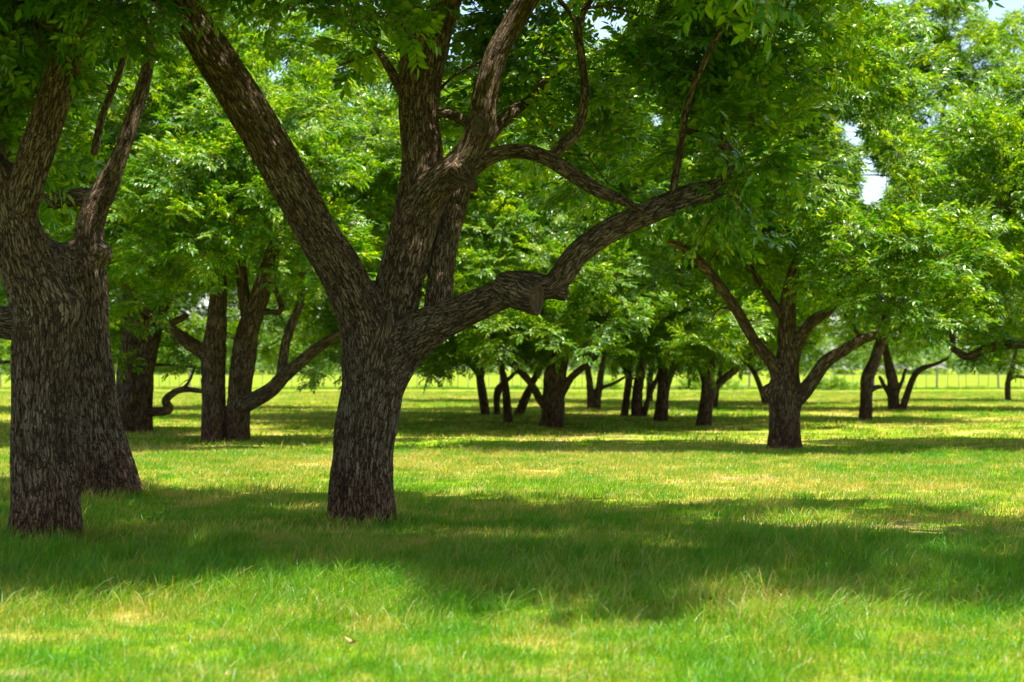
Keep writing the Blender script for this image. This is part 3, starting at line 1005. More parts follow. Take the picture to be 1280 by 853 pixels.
FRONT = [
    ('trunk', [(55, 730, 100), (55, 675, 90), (57, 620, 84), (53, 545, 74), (53, 470, 74), (56, 420, 79), (53, 383, 76), (38, 345, 66), (25, 302, 62), (11, 256, 54), (3, 225, 46)]),
    ('limb', [(20, 282, 44, 0), (35, 222, 43, -.1), (56, 160, 42, -.15), (75, 100, 39, -.2), (86, 62, 34, -.25), (86, 38, 30, -.25), (75, 12, 24, -.2), (60, -14, 20, -.1), (30, -70, 16, .2), (10, -120, 12, .4)]),
    (None, [(84, 60, 24, -.25), (98, 20, 20, -.4), (112, -30, 17, -.5), (140, -90, 13, -.7)]),
    ('limb', [(8, 266, 48, 0), (-10, 215, 46, .1), (-26, 160, 44, .2), (-46, 100, 40, .3), (-70, 30, 34, .4), (-90, -60, 26, .5)]),
]
front_extra = [(10, 30, .45, .6), (-10, 90, .5, .7), (20, 110, .35, 1.2), (0, 150, .4, 1.0), (30, 60, .4, 1.4), (60, 20, .35, 1.2), (-5, 200, .3, 1.0), (20, 5, .4, -.6), (120, 6, .35, -.4), (50, 30, .3, -.7), (140, 25, .28, .2),
               (12, 165, .28, 1.2), (25, 135, .3, 1.3), (8, 70, .4, .2)]


def front_keep(p, rad):
    x, y = project(p[None])
    return p[2] - rad > CAM_H + .186 * p[1] + .2 or x[0] + rad * F / p[1] < 0


pecan('pecan tree with leaning grey trunk at the left edge, nearest to the camera', 55, 675, FRONT, [(82, 386, 25, -.03)], seed=5, near=True,
      crown=(-2.0, -.5, 6.2, 4.4, 5.0, 2.5, 88), extra=front_extra, keep=front_keep)

SECOND = [
    ('trunk', [(132, 680, 96), (133, 622, 82), (127, 560, 66), (119, 500, 55), (112, 440, 52), (107, 390, 56), (102, 348, 62), (96, 330, 52), (88, 322, 40)]),
    ('limb', [(106, 350, 48, 0), (110, 305, 38, 0), (117, 266, 33, -.05), (132, 235, 28, -.1), (150, 195, 21, -.1), (165, 150, 19, -.1), (178, 110, 17, -.1), (186, 78, 14, -.1), (188, 52, 12, -.1), (184, 10, 9, 0), (178, -50, 7, 0)]),
    ('limb', [(124, 248, 25, 0), (100, 247, 23, .05), (70, 250, 22, .1), (40, 256, 20, .2), (0, 250, 18, .3), (-50, 235, 14, .5)]),
    ('limb', [(98, 340, 44, 0), (74, 322, 34, .2), (48, 304, 30, .4), (20, 256, 28, .6), (0, 190, 26, .9), (-30, 100, 20, 1.3)]),
    ('limb', [(100, 425, 46, 0), (60, 412, 42, .1), (15, 405, 40, .15), (-40, 395, 36, .3), (-100, 365, 28, .5), (-150, 320, 20, .7)]),
    (None, [(118, 190, 10, .6), (128, 145, 9, .6), (141, 112, 9, .5), (152, 80, 8, .5), (163, 36, 7, .5), (170, -10, 5, .5)]),
    (None, [(141, 112, 5, .5), (128, 103, 4, .5), (114, 92, 4, .4), (108, 68, 3, .4)]),
]
pecan('dark leaning pecan trunk close behind the left-edge pecan, wide foot', 133, 622, SECOND, [(126, 318, 14, -.1)], seed=8, near=True,
      crown=(-1.6, 1.2, 6.6, 4.2, 4.0, 2.5, 80), keep=lambda p, rad: p[2] - rad > CAM_H + .186 * p[1] - .1 or (project(p[None])[0][0] < 40 and p[1] > 22.5),
      extra=[(5, 300, .35, 1.5), (30, 200, .5, 1.6), (60, 130, .5, 1.5), (20, 350, .3, 1.6), (100, 60, .5, 1.2), (150, 30, .45, 1.0), (215, 20, .4, .8), (60, 210, .3, 1.4), (0, 240, .45, 1.8), (70, 30, .5, 1.2), (30, 100, .5, 1.7), (0, 445, .16, .5)])

# ------------------------------------------------------------------ trees of the middle distance
TWIN = [
    ('trunk', [(267, 580, 33), (267, 552, 30), (267, 500, 29), (267, 446, 29), (272, 388, 23), (273, 340, 18), (268, 290, 14), (258, 240, 10)]),
    ('stem', [(297, 580, 31), (297, 552, 28), (299, 500, 29), (303, 460, 30), (310, 415, 27), (320, 385, 24), (330, 355, 24), (341, 320, 20), (350, 280, 15), (360, 220, 10), (365, 160, 6)]),
    ('limb', [(264, 450, 18, 0), (250, 438, 18, -.1), (235, 428, 17, -.2), (218, 415, 15, -.3), (204, 404, 13, -.4), (188, 393, 9, -.6), (168, 376, 6, -.8)]),
    ('limb', [(313, 412, 18, 0), (305, 370, 15, .1), (301, 330, 13, .2), (297, 295, 10, .3), (290, 240, 7, .5)]),
    ('limb', [(298, 510, 22, -.05), (318, 500, 20, -.2), (338, 488, 18, -.3), (355, 471, 17, -.4), (387, 443, 14, -.6), (417, 422, 12, -.8), (430, 416, 10, -.9)], (.85, -.3, .4)),
    ('limb', [(351, 472, 12, -.4), (357, 430, 12, -.3), (366, 402, 11, -.2), (375, 380, 10, -.1), (377, 345, 8, 0), (385, 290, 6, .2)]),
    (None, [(340, 352, 7, .2), (352, 387, 7, .1), (330, 390, 8, 0)]),
]
pecan('twin-stemmed pecan left of the middle tree, low limb reaching right', 283, 552, TWIN, seed=14,
      crown=(.2, 1.0, 5.9, 4.7, 4.4, 3.3, 120), keep=lambda p, rad: p[2] - rad * .8 > 2.9 or p[1] > 42,
      extra=[(205, 325, .7, -5.2), (250, 290, .75, -5.6), (325, 262, .8, -5.6), (395, 300, .7, -4.8), (180, 262, .8, -5.0), (172, 372, .4, -4.4), (228, 372, .4, -4.0), (285, 215, .8, -5.6), (400, 225, .8, -5.2), (380, 140, .9, -5), (345, 200, .7, -5.6), (230, 225, .7, -5.4), (385, 350, .45, -4.4), (420, 330, .5, -4.2)])

PAIR = [
    ('trunk', [(158, 560, 37), (157, 540, 34), (158, 500, 30), (163, 450, 30), (168, 410, 28), (166, 380, 24), (158, 340, 18), (148, 290, 13), (140, 220, 9)]),
    ('stem', [(177, 560, 30), (177, 540, 27), (178, 500, 25), (182, 450, 26), (190, 415, 24), (200, 390, 19), (212, 360, 15), (228, 325, 12), (245, 280, 9)]),
    ('limb', [(195, 412, 10, 0), (215, 404, 9, -.2), (235, 394, 8, -.3)], (.9, -.2, .4)),
    ('limb', [(181, 514, 13, 0), (199, 515, 11, -.2), (211, 511, 11, -.3), (207, 501, 10, -.4), (216, 492, 9, -.5), (230, 487, 8, -.6), (252, 489, 6, -.8)]),
    (None, [(228, 488, 5, -.6), (238, 474, 4, -.6), (243, 458, 3, -.6)]),
    (None, [(188, 456, 5, .3), (215, 457, 4, .3), (250, 460, 3, .3)]),
]
pecan('double-trunked pecan with a burl and one crooked limb near the grass', 168, 540, PAIR, [(163, 497, 10, -.35), (180, 402, 12, -.3)], seed=17,
      crown=(-.2, .6, 6.0, 4.8, 4.4, 3.2, 105), keep=lambda p, rad: p[2] - rad * .8 > 2.6 or p[0] < -10,
      extra=[(143, 405, .45, -4.6), (150, 340, .6, -5), (155, 280, .7, -5.2), (141, 445, .3, -4.2), (190, 300, .6, -5.2), (225, 482, .26, -.6), (240, 470, .22, -.6), (215, 440, .3, .5), (200, 300, .8, -1.2), (235, 455, .3, .4)])

RIGHT = [
    ('trunk', [(980, 600, 44), (980, 563, 40), (981, 525, 37), (981, 497, 40), (982, 470, 32), (984, 440, 24), (984, 400, 21), (986, 370, 18), (994, 335, 14), (1010, 300, 12), (1019, 265, 11), (1022, 225, 9), (1018, 160, 7), (1012, 90, 5)]),
    ('limb', [(980, 488, 24, 0), (966, 455, 16, -.1), (945, 429, 14, -.25), (925, 395, 13, -.35), (905, 365, 13, -.45), (882, 335, 12, -.55), (858, 313, 10, -.7), (835, 300, 8, -.8), (814, 286, 7, -.9), (790, 265, 5, -1)]),
    ('limb', [(983, 408, 10, 0), (966, 378, 10, .1), (949, 352, 9, .2), (930, 324, 9, .3), (912, 290, 8, .4), (904, 245, 6, .5)]),
    ('limb', [(988, 462, 18, 0), (998, 428, 15, -.1), (1014, 403, 14, -.2), (1036, 389, 11, -.3), (1048, 372, 8, -.35), (1062, 345, 6, -.4)]),
    ('limb', [(984, 508, 26, 0), (1008, 486, 19, -.15), (1030, 455, 16, -.3), (1051, 440, 14, -.4), (1079, 424, 12, -.5), (1106, 416, 8, -.6), (1125, 405, 5, -.7)]),
    (None, [(1094, 420, 7, -.55), (1101, 409, 6, -.55), (1113, 396, 5, -.55), (1127, 370, 4, -.5)]),
    (None, [(1076, 424, 6, -.5), (1066, 408, 5, -.45), (1055, 392, 4, -.4)]),
]
right_extra = [(1040, 300, .6, -2.2), (1090, 280, .65, -2.6), (1130, 310, .6, -2.5), (1075, 335, .55, -2.8), (1120, 362, .5, -2.4), (1165, 335, .55, -2.2), (1055, 262, .5, -2.2), (1155, 285, .5, -2.2), (1110, 258, .45, -2.2), (1040, 350, .35, -2.4), (1185, 385, .4, -1.6), (1150, 395, .38, -1.4), (1200, 300, .5, -1.8), (1090, 385, .32, -2.4), (1135, 402, .32, -2.2), (1015, 345, .3, -2.2), (1060, 385, .26, -2.6), (1175, 410, .35, -2.0),
               (930, 260, .5, 1.0), (960, 300, .45, .9), (890, 290, .45, .9), (850, 240, .5, .5), (990, 270, .45, -.6), (1020, 340, .3, -.6), (840, 350, .5, 1.2), (890, 400, .4, 1.2), (1020, 430, .2, -.2)]
pecan('upright pecan on the right, short stout trunk with spreading V-shaped limbs', 980, 563, RIGHT, [(961, 490, 9, -.05)], seed=22,
      crown=(-.7, 1.7, 5.7, 3.9, 3.0, 2.7, 66), extra=right_extra, keep=lambda p, rad: p[2] - rad * .8 > 3.0 or p[1] > 37.5, clear=[(985, 440, 8), (1030, 440, 5), (940, 420, 5)])

EDGE = [
    ('trunk', [(1385, 600, 44), (1385, 558, 41), (1382, 510, 38), (1376, 470, 36), (1372, 430, 28), (1376, 370, 20), (1384, 300, 14)]),
    ('limb', [(1376, 480, 24, 0), (1340, 448, 18, 0), (1300, 431, 14, 0), (1252, 432, 12, 0), (1232, 437, 11, 0), (1210, 446, 10, 0), (1194, 438, 8, 0), (1184, 430, 5, 0)]),
    (None, [(1192, 437, 7, 0), (1188, 406, 6, 0), (1186, 378, 5, 0), (1190, 330, 4, .1)]),
    ('limb', [(1374, 420, 14, -.2), (1340, 400, 12, -.3), (1300, 390, 9, -.4), (1258, 387, 7, -.4), (1236, 384, 6, -.4), (1217, 391, 6, -.4), (1200, 403, 5, -.4)]),
    ('limb', [(1374, 400, 14, -.2), (1340, 340, 12, -.6), (1300, 300, 10, -.8), (1270, 278, 8, -.9)]),
]
pecan('low dark limb with green foliage entering at the right edge', 1385, 558, EDGE, seed=27, d0=38.0,
      crown=(.8, 1.4, 5.2, 4.0, 3.4, 2.5, 75), keep=lambda p, rad: p[2] - rad * .8 > 2.5,
      extra=[(1225, 300, .55, -2.4), (1205, 345, .5, -2.4), (1250, 345, .5, -2.2), (1235, 255, .6, -2.0), (1265, 390, .4, -1.6), (1230, 405, .35, -.4), (1260, 445, .22, 0), (1200, 420, .3, -.3), (1175, 410, .3, -.3), (1240, 460, .2, .3), (1275, 300, .6, -1)])

# ------------------------------------------------------------------ trees of the far rows
FAR = [
    ('thick far pecan with Y-shaped limbs under the sawn limb of the middle tree', 690, 535,
     [('trunk', [(690, 560, 28), (690, 535, 27), (692, 500, 27), (693, 475, 27), (698, 455, 24), (703, 435, 18), (706, 400, 13), (704, 340, 9)]),
      ('limb', [(684, 510, 12), (674, 498, 10), (664, 480, 9), (645, 459, 9), (628, 446, 8), (608, 436, 6)]),
      ('limb', [(700, 495, 12), (708, 481, 10), (716, 470, 9), (728, 460, 8), (745, 446, 6)])], (.2, .3, 5.6, 4.6, 4.3, 3.0)),
    ('thin far pecan stem leaning left, just left of the thick Y-limbed pecan', 635, 530,
     [('trunk', [(636, 555, 12), (635, 530, 11), (633, 495, 10), (630, 473, 9), (624, 450, 8), (618, 420, 6), (614, 380, 5)])], (-.4, .4, 5.3, 3.8, 3.8, 2.8)),
    ('slender far pecan forked like a Y at head height, left of the far row', 607, 518,
     [('trunk', [(608, 540, 12), (607, 518, 11), (602, 486, 11), (598, 467, 9), (588, 456, 8), (576, 443, 7), (560, 425, 5)]),
      ('limb', [(600, 478, 8), (604, 460, 7), (606, 440, 6), (610, 410, 5)])], (-.6, .3, 5.2, 4.0, 4.0, 2.8)),
    ('short lopped far pecan stem between two slender far stems', 621, 519,
     [('trunk', [(621, 545, 9), (621, 519, 8), (621, 502, 8), (623, 488, 10), (632, 477, 6), (642, 468, 5), (655, 450, 4)])], (.6, .8, 5.4, 3.6, 3.8, 2.8)),
    ('far pecan stem slanting strongly to the right behind the thick Y-limbed pecan', 648, 520,
     [('trunk', [(645, 540, 13), (648, 520, 12), (656, 500, 11), (664, 482, 9), (672, 467, 8), (684, 448, 6), (700, 420, 5)])], (1.4, .8, 5.5, 3.8, 3.8, 2.9)),
    ('far pecan with two close parallel stems, right of the thick Y-limbed pecan', 742, 512,
     [('trunk', [(739, 530, 11), (739, 512, 10), (738, 490, 9), (736, 470, 8), (732, 440, 6)]),
      ('stem', [(746, 530, 10), (746, 512, 9), (748, 490, 9), (751, 468, 8), (756, 440, 6)]),
      ('limb', [(750, 486, 5), (768, 479, 4.4), (780, 472, 4)])], (0, .4, 5.8, 4.6, 4.3, 3.2)),
    ('far pecan clump of three stems fanning out, right of centre', 793, 522,
     [('trunk', [(780, 545, 10), (780, 522, 9), (783, 500, 9), (786, 476, 9), (788, 452, 8), (792, 420, 6)]),
      ('stem', [(794, 545, 14), (795, 523, 13), (797, 490, 13), (802, 458, 11), (808, 420, 8)]),
      ('stem', [(804, 540, 7), (805, 521, 7), (811, 497, 6.5), (821, 474, 6), (832, 452, 5)]),
      ('limb', [(786, 474, 7), (778, 455, 6), (772, 438, 5)])], (.2, .2, 5.5, 4.5, 4.2, 3.0)),
    ('straight pale far pecan trunk widening upward into a short fork', 828, 526,
     [('trunk', [(826, 550, 18), (826, 526, 17), (828, 500, 15), (831, 470, 17), (830, 450, 14), (826, 420, 9)]),
      ('limb', [(833, 478, 12), (840, 462, 10), (850, 445, 8), (862, 425, 6)])], (.3, .2, 5.3, 4.0, 4.2, 2.9)),
    ('far pecan with a long limb rising to the right, left of the upright V-limbed pecan', 880, 533,
     [('trunk', [(880, 560, 20), (880, 533, 18), (883, 500, 16), (886, 470, 15), (888, 450, 12), (890, 420, 8)]),
      ('limb', [(888, 496, 11), (896, 484, 9), (905, 474, 9), (919, 463, 8), (932, 451, 7), (950, 435, 5)]),
      ('limb', [(884, 490, 8), (877, 470, 6), (870, 450, 5)])], (.2, .2, 5.5, 4.3, 4.2, 3.0)),
    ('small distant pecan stem showing behind the far pecan with the rising right limb', 894, 511,
     [('trunk', [(894, 530, 6), (894, 511, 6), (896, 490, 6), (900, 465, 6), (903, 440, 5)])], (.4, .6, 5.6, 4.2, 4.2, 3.0)),
    ('thin far pecan leaning left, half hidden by the upright V-limbed pecan', 957, 506,
     [('trunk', [(960, 525, 8), (957, 506, 7.5), (952, 489, 7), (946, 473, 6.5), (938, 458, 6), (925, 440, 5)])], (-.6, .4, 5.5, 4.3, 4.2, 3.0)),
    ('single straight far pecan trunk right of the V-limbed pecan', 1083, 526,
     [('trunk', [(1082, 550, 17), (1082, 526, 15.5), (1083, 495, 15), (1084, 474, 16), (1094, 450, 14), (1108, 400, 13), (1122, 330, 12), (1133, 265, 12), (1131, 215, 9), (1128, 170, 7), (1124, 120, 5)]),
      ('limb', [(1132, 262, 11, 0), (1147, 225, 11, 0), (1160, 200, 9, 0), (1172, 180, 7, 0), (1180, 130, 5, 0)]),
      ('limb', [(1087, 488, 8), (1097, 484, 6), (1101, 484, 5)])], (1.6, .8, 7.2, 4.2, 4.2, 4.1)),
    ('far pecan with a fat stem and one stem leaning right', 1120, 512,
     [('trunk', [(1117, 530, 15), (1117, 512, 14), (1116, 480, 14), (1112, 460, 12), (1106, 430, 8)]),
      ('stem', [(1127, 530, 9), (1128, 512, 9), (1135, 490, 8.5), (1142, 472, 8), (1152, 461, 7), (1168, 456, 5), (1185, 448, 4)]),
      ('limb', [(1120, 495, 6), (1127, 478, 5), (1132, 462, 4.5)]),
      ('limb', [(1114, 496, 8), (1106, 484, 6), (1100, 472, 5)])], (.4, .2, 5.8, 4.8, 4.3, 3.2)),
    ('small far pecan by the fence at the right edge', 1260, 501,
     [('trunk', [(1260, 515, 7), (1260, 501, 7), (1260, 478, 7), (1266, 457, 6), (1272, 430, 5)]),
      ('limb', [(1262, 474, 5), (1272, 471, 4.5), (1290, 474, 4)])], (0, .3, 5.4, 4.2, 4.2, 3.0)),
    ('far pecan mostly hidden behind the trunk of the middle tree', 468, 522,
     [('trunk', [(468, 540, 16), (468, 522, 15), (466, 495, 15), (464, 470, 14), (458, 440, 10), (450, 400, 7)]),
      ('limb', [(466, 490, 9), (446, 468, 7), (428, 454, 6), (405, 440, 5)]),
      ('limb', [(468, 485, 9), (500, 462, 7), (524, 456, 5), (545, 450, 4)])], (0, .2, 5.3, 4.7, 4.3, 3.1)),
    ('far pecan hidden behind the twin-stemmed pecan, only its crown in view', 292, 510,
     [('trunk', [(292, 530, 13), (292, 510, 12), (292, 480, 12), (294, 450, 9), (296, 410, 6)])], (.4, .2, 6.0, 5.2, 4.3, 3.6)),
    ('far pecan hidden behind the two left trunks, its crown above them', 110, 512,
     [('trunk', [(110, 530, 13), (110, 512, 12), (109, 480, 12), (104, 450, 9), (100, 410, 6)])], (0, .2, 5.9, 5.0, 4.3, 3.5)),
    ('far pecan beyond the left edge, its boughs over the distant meadow', -60, 530,
     [('trunk', [(-60, 550, 18), (-60, 530, 17), (-62, 495, 17), (-58, 465, 15), (-50, 420, 10)]),
      ('limb', [(-60, 480, 8), (-20, 458, 6), (20, 452, 4), (35, 456, 3)])], (0, .2, 5.9, 5.0, 4.3, 3.4)),
    ('distant pecan crown behind the far row, over the clump of three stems', 812, 503,
     [('trunk', [(812, 515, 8), (812, 503, 8), (812, 480, 8), (815, 455, 7), (818, 420, 5)])], (0, .2, 6.5, 6.0, 4.5, 4.2)),
    ('distant pecan crown behind the far row, over the thick Y-limbed pecan', 690, 501,
     [('trunk', [(690, 515, 8), (690, 501, 8), (690, 480, 8), (688, 455, 7), (684, 420, 5)])], (0, .2, 6.8, 6.0, 4.5, 4.4)),
    ('distant tall pecan crown rising behind the upright V-limbed pecan', 975, 504,
     [('trunk', [(975, 515, 8), (975, 504, 8), (975, 480, 8), (978, 455, 7), (980, 420, 5)])], (0, .2, 6.6, 5.4, 4.5, 4.2)),
    ('distant pecan beyond the single straight trunk, near the right edge', 1215, 512,
     [('trunk', [(1345, 530, 9), (1345, 512, 9), (1345, 480, 9), (1340, 455, 8), (1338, 420, 6)])], (0, .4, 6.6, 5.6, 4.3, 4.0)),
]
for i, (lab, px, yb, lm, cr) in enumerate(FAR):
    D = depth_of(yb)
    if lab.startswith('distant pecan beyond'):
        px = 1345
    small = D > 80
    tall = .55 if i not in (11, 13) else 0
    ex = {11: [(1185, 30, .9, -1), (1215, 62, .9, -1), (1262, 62, .8, 0), (1275, 30, .7, 0), (1150, 20, .9, -1), (1200, 100, .9, -1)], 15: [(330, 395, 1.0, -6.4), (355, 430, .8, -6.4), (385, 448, .7, -6.4), (405, 462, .5, -6.4), (300, 430, .8, -6.4), (225, 420, .8, -6.4), (410, 420, .8, -6.4), (350, 360, 1.0, -6.4)],
          16: [(10, 430, .8, -6.4), (30, 460, .5, -6.4), (60, 430, .8, -6.4)], 0: [(560, 395, .7, -6.2), (600, 340, .9, -6.2), (650, 360, .9, -6.4), (700, 340, .9, -6.4), (760, 350, .9, -6.2), (640, 425, .7, -6.6), (680, 415, .7, -6.8), (730, 430, .6, -6.4), (610, 400, .7, -6.4), (760, 400, .7, -5.9)],
          7: [(830, 370, .9, -6.2), (790, 345, .8, -6.2), (800, 430, .7, -6.6), (840, 415, .7, -6.4), (790, 395, .8, -6.4)], 8: [(870, 430, .7, -6.6), (910, 410, .7, -6.4), (860, 390, .7, -6.4)], 14: [(420, 465, .5, -6.4), (405, 440, .6, -6.2), (520, 455, .5, -6.0), (560, 450, .5, -6.0), (545, 425, .7, -6.2)]}.get(i, ())
    pecan(lab, px, yb, lm, seed=40 + i * 3, extra=ex, crown=(cr[0], cr[1], cr[2] + tall * .4, cr[3], cr[4], cr[5] + tall * 1.8, 110), dens=.65 if D > 60 else .75, sscale=1.15 if D > 60 else 1.0)

# a neighbour beyond the right edge whose crown shades the grass in front
pecan('pecan beyond the right edge that shades the grass in front', 1700, 690, [
    ('trunk', [(1700, 740, 90), (1700, 680, 84), (1702, 600, 80), (1706, 500, 76), (1704, 430, 70), (1690, 330, 50), (1680, 200, 38), (1676, 60, 26)]),
    ('limb', [(1700, 450, 56), (1650, 340, 44), (1580, 230, 36), (1500, 60, 26), (1440, -80, 16)])],
      seed=91, dens=.8, crown=(-1.2, .1, 7.0, 4.6, 5.0, 2.3, 56), d0=17.0, keep=lambda p, rad: p[2] - rad > CAM_H + .186 * p[1] + .25)

# ------------------------------------------------------------------ fence far behind, weeds along it
FD = 138.0
fence = thing('wire_fence', 'distant wire fence with timber posts and thin stays along the far side of the orchard', 'fence', (0, FD, 0))


def post_mesh(name, r, h, sides=7):
    a = np.linspace(0, 2 * math.pi, sides, endpoint=False)
    V = np.vstack([np.column_stack([np.cos(a) * r * k, np.sin(a) * r * k, np.full(sides, z)]) for (k, z) in ((1.08, -.3), (1, h * .5), (.94, h - .02), (.7, h))])
    k = np.arange(sides); k2 = (k + 1) % sides
    f = np.vstack([np.stack([k + sides * q, k2 + sides * q, k2 + sides * (q + 1), k + sides * (q + 1)], 1) for q in range(3)])
    return mesh_np(name, V, [f, (k + sides * 3)[None]])


pm, sm = post_mesh('fence_post', .075, 1.25), post_mesh('fence_stay', .026, 1.12, 5)
pm.materials.append(POST); sm.materials.append(POST)
fr_ = random.Random(4)
xs_ = np.arange(-44, 44, .72)
for i, x in enumerate(xs_):
    thick = i % 6 == 0
    o = bpy.data.objects.new('fence_post' if thick else 'fence_stay', pm if thick else sm)
    o.parent = fence
    o.location = (x + fr_.uniform(-.12, .12), fr_.uniform(-.05, .05), 0)
    o.rotation_euler = (fr_.gauss(0, .03), fr_.gauss(0, .05), fr_.uniform(0, 6))
    o.scale = (1, 1, fr_.uniform(.86, 1.1))
    COL.objects.link(o)
for h in (.35, .62, .88, 1.08):
    xx = np.linspace(-44.5, 44.5, 60)
    ch = np.column_stack([xx, np.full(60, -.06), h + .012 * np.sin(xx * 4.1 + h * 9), np.full(60, .006)])
    Vw, Fw = tubes([ch], 4)
    link('fence_wire', mesh_np('fence_wire', Vw, [Fw]), WIRE, fence)

for (wx, wd, wr, lab) in ((1047, 133, 1.0, 'pale leafy weed bush at the fence right of the V-limbed pecan'), (1027, 134, .7, 'smaller weed bush at the fence, left of the pale leafy one'),
                          (870, 134, 1.2, 'dark weed bush at the fence behind the far pecan with the rising limb'), (905, 134, .9, 'low dark weed bush at the fence, second right of centre'),
                          (762, 135, .5, 'little weed tuft at the fence behind the far row')):
    p = unproject(wx, 480, wd); p[2] = 0
    t_ = thing('weed_bush', lab, 'bush', p, 'weed bushes along the fence')
    rr = np.random.default_rng(int(wx))
    n = int(90 * wr)
    v = rr.normal(size=(n, 3)); v /= np.linalg.norm(v, axis=1)[:, None]; v[:, 2] = np.abs(v[:, 2])
    q = v * rr.uniform(.2, 1, n)[:, None] * np.array([wr * 1.3, .6, .55 * wr + .15])
    scatter('foliage', q, pose(v, rr), rr.uniform(.5, .9, n), rr.integers(0, 7, n), G_SPRAY, t_)

# ------------------------------------------------------------------ far wood beyond the field
rr = np.random.default_rng(77)
n = 7000
wx_ = rr.uniform(-260, 260, n); top = 9 + 3 * vnoise(np.column_stack([wx_ * .06, wx_ * 0, wx_ * 0]), 9) + 2 * vnoise(np.column_stack([wx_ * .25, wx_ * 0, wx_ * 0]), 4)
wp = np.column_stack([wx_, 430 + rr.uniform(-10, 25, n), top * rr.uniform(.02, 1, n) ** .8])
wv_ = rr.normal(size=(n, 3)); wv_[:, 1] -= .6; wv_[:, 2] += .3; wv_ /= np.linalg.norm(wv_, axis=1)[:, None]
fw = scatter('far_wood', wp, pose(wv_, rr), rr.uniform(4.0, 7.0, n), rr.integers(0, 7, n), G_SPRAY)
fw['label'] = 'low dark wood along the horizon beyond the field'


# ------------------------------------------------------------------ grass
def make_tuft(seed, nb, rad, h0, h1, w, seg=3, lean=.5):
    r = np.random.default_rng(seed)
    V, Q, T = [], [], []
    for _ in range(nb):
        a = r.uniform(0, 6.283); q = rad * math.sqrt(r.random())
        p = np.array([q * math.cos(a), q * math.sin(a), -.01])
        h = r.uniform(h0, h1)
        la = r.uniform(0, 6.283)
        ln = np.array([math.cos(la), math.sin(la), 0]) * abs(r.normal(.25, lean)) + np.array([.28, -.05, 0])
        sa = r.uniform(0, 6.283)
        s = np.array([math.cos(sa), math.sin(sa), 0]) * w * r.uniform(.7, 1.2)
        b = len(V)
        for i in range(seg):
            t = i / seg
            c = p + np.array([0, 0, h * t * (1 - .18 * t * np.linalg.norm(ln))]) + ln * h * t * t
            k = 1 - .55 * t
            V.extend([c - s * k, c + s * k])
            if i:
                Q.append((b + 2 * i - 2, b + 2 * i - 1, b + 2 * i + 1, b + 2 * i))
        V.append(p + np.array([0, 0, h * (1 - .25 * np.linalg.norm(ln))]) + ln * h)
        T.append((b + 2 * seg - 2, b + 2 * seg - 1, len(V) - 1))
    me = mesh_np('grass_tuft', np.array(V), [np.array(Q), np.array(T)])
    me.materials.append(GRASS)
    return bpy.data.objects.new('grass_tuft', me)


def wedge(y0, y1, density, margin=1.2):
    """random points over the strip of meadow the camera looks at, y0 to y1 metres away"""
    k = 640 / F * 1.08
    a = k * (y1 ** 2 - y0 ** 2) + 2 * margin * (y1 - y0)
    n = int(a * density)
    r = RNG
    y = np.sqrt(r.uniform(y0 ** 2, y1 ** 2, n))
    x = r.uniform(-1, 1, n) * (k * y + margin)
    return x, y


near_t = [make_tuft(300 + i, 52, .14, .025, .085, .0021, 3, .8) for i in range(5)] + [make_tuft(320 + i, 30, .12, .09, .20, .0023, 4, .85) for i in range(3)]
mid_t = [make_tuft(340 + i, 34, .20, .04, .10, .0042, 2) for i in range(5)] + [make_tuft(360 + i, 20, .15, .08, .16, .0042, 3, .6) for i in range(3)]
far_t = [make_tuft(380 + i, 36, .42, .04, .11, .012, 1) for i in range(5)] + [make_tuft(390 + i, 24, .36, .08, .17, .012, 2) for i in range(3)]
for nm, protos, y0, y1, dens in (('near_grass', near_t, 8.6, 17.5, 120), ('middle_grass', mid_t, 17, 36, 34), ('far_grass', far_t, 35, 125, 3.2)):
    x, y = wedge(y0, y1, dens)
    P2 = np.stack([x * .55, y * .4, x * 0], 1)
    longness = fbm(P2, 71)
    soil = soil_at(x, y)
    keep = RNG.random(len(x)) > soil * .8
    x, y, longness = x[keep], y[keep], longness[keep]
    n = len(x)
    pk = RNG.integers(0, 5, n)
    band = np.exp(-((y - 13.8) / 2.6) ** 2) * .48 if nm == 'near_grass' else 0
    tall = RNG.random(n) < np.clip(.03 + .45 * (longness - .1) + band, .01, .6)
    pk = np.where(tall, 5 + RNG.integers(0, 3, n), pk)
    feet = {'near_grass': [(-4.08, 17.36, .35)], 'middle_grass': [(-1.445, 19.15, .33), (-4.70, 23.05, .42)], 'far_grass': []}[nm]
    for fx, fy, fr in feet:                     # the mower leaves longer grass at the foot of a trunk
        k_ = 110
        a_ = RNG.uniform(0, 6.283, k_); q_ = fr + RNG.uniform(.0, .16, k_)
        x = np.append(x, fx + q_ * np.cos(a_)); y = np.append(y, fy + q_ * np.sin(a_))
        longness = np.append(longness, RNG.uniform(-.2, .5, k_)); pk = np.append(pk, RNG.integers(3, 8, k_))
    n = len(x)
    rot = np.column_stack([RNG.normal(0, .06, n), RNG.normal(0, .06, n), RNG.normal(0, .9, n)])
    sc = RNG.uniform(.7, 1.25, n) * (1 + .35 * np.clip(longness, -.6, 1))
    g = scatter(nm, np.column_stack([x, y, ground_z(x, y)]), rot, sc, pk, scatter_group(nm, protos))
    g['label'] = {'near_grass': 'wispy long grass in the foreground', 'middle_grass': 'grass around the nearest trunks', 'far_grass': 'short sunlit grass under the far trees'}[nm]

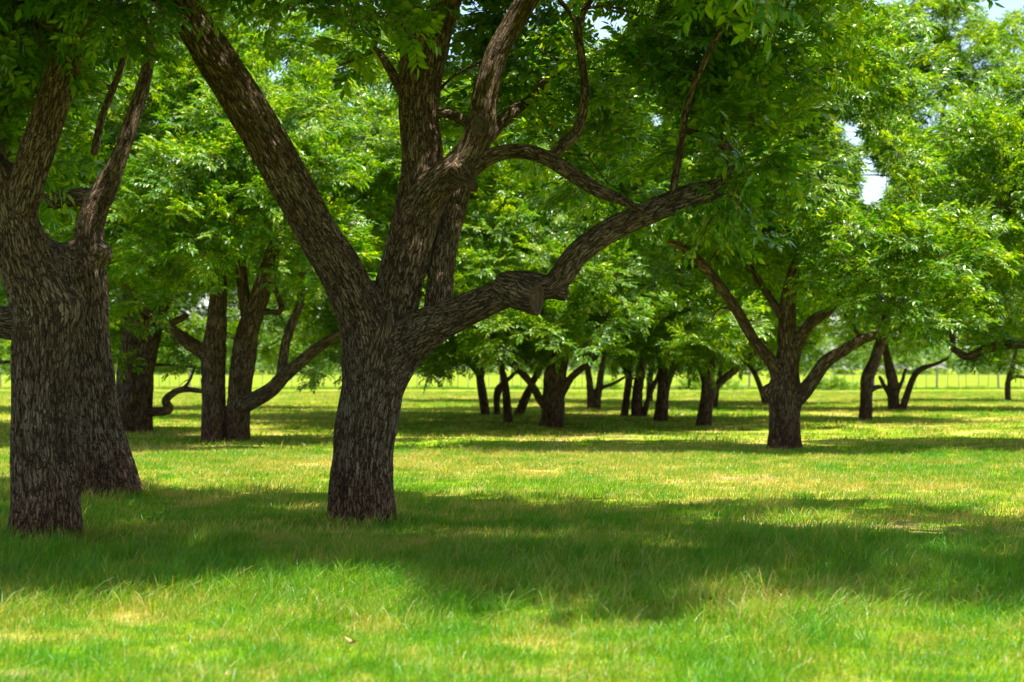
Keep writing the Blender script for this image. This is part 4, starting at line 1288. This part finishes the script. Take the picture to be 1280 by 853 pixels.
DRY = plain_material('dry curled leaf', (.24, .13, .06), (.42, .27, .14), 30)
for lx, ly, sz, rz_, lab in ((506, 722, .055, .5, 'curled tan dead leaf lying in the shaded grass right of the middle tree foot'), (437, 806, .045, 2.4, 'reddish brown dead leaf in the sunlit foreground grass')):
    dd_ = depth_of(ly + 8)
    p = unproject(lx, ly, dd_)
    u_ = np.linspace(-1, 1, 9); w_ = np.linspace(-1, 1, 5)
    U_, W_ = np.meshgrid(u_, w_, indexing='ij')
    wid = np.sqrt(np.clip(1 - U_ ** 2, 0, 1)) * .42 + .02
    Vl = np.stack([U_ * sz, W_ * wid * sz, (W_ ** 2 * .35 * wid + U_ ** 2 * .45 + .08 * np.sin(U_ * 5)) * sz], -1).reshape(-1, 3)
    Vl = np.vstack([Vl, Vl - [0, 0, .003]])
    q_ = np.arange(45).reshape(9, 5)
    f_ = np.stack([q_[:-1, :-1], q_[1:, :-1], q_[1:, 1:], q_[:-1, 1:]], -1).reshape(-1, 4)
    o = link('fallen_leaf', mesh_np('fallen_leaf', Vl, [f_, f_[:, ::-1] + 45], True), DRY)
    o.location = (p[0], p[1], max(.05, min(p[2], .07))); o.rotation_euler = (.25, -.2, rz_)
    o['label'] = lab; o['category'] = 'leaf'; o['group'] = 'dead leaves in the grass'

weed_t = [make_tuft(400 + i, 22, .10, .03, .08, .011, 3, 1.1) for i in range(4)]
x, y = wedge(10, 40, 1.4)
nz_ = fbm(np.stack([x * .5, y * .35, x * 0], 1), 91)
x, y = x[nz_ > .12], y[nz_ > .12]
n = len(x)
g = scatter('broadleaf_weeds', np.column_stack([x, y, ground_z(x, y)]), np.column_stack([x * 0, x * 0, RNG.uniform(0, 6.28, n)]), RNG.uniform(.7, 1.5, n), RNG.integers(0, 4, n), scatter_group('weed scatter', weed_t))
g['label'] = 'patches of low broad-leaved weeds in the grass'
n = 2600
x = RNG.uniform(-45, 45, n); y = FD + RNG.normal(0, .35, n)
hgt_ = .9 + .9 * np.clip(vnoise(np.stack([x * .25, x * 0, x * 0], 1), 14) + .4 * vnoise(np.stack([x * 1.1, x * 0, x * 0], 1), 15), -.7, 1)
g = scatter('fence_line_grass', np.column_stack([x, y, x * 0]), np.column_stack([RNG.normal(0, .1, n), RNG.normal(0, .1, n), RNG.uniform(0, 6.28, n)]),
            np.column_stack([np.full(n, 1.2), np.full(n, 1.2), hgt_ * 2.4]), RNG.integers(0, 8, n), scatter_group('fence line scatter', far_t))
g['label'] = 'unmown grass along the foot of the distant fence'

print('scene built', len(bpy.data.objects))
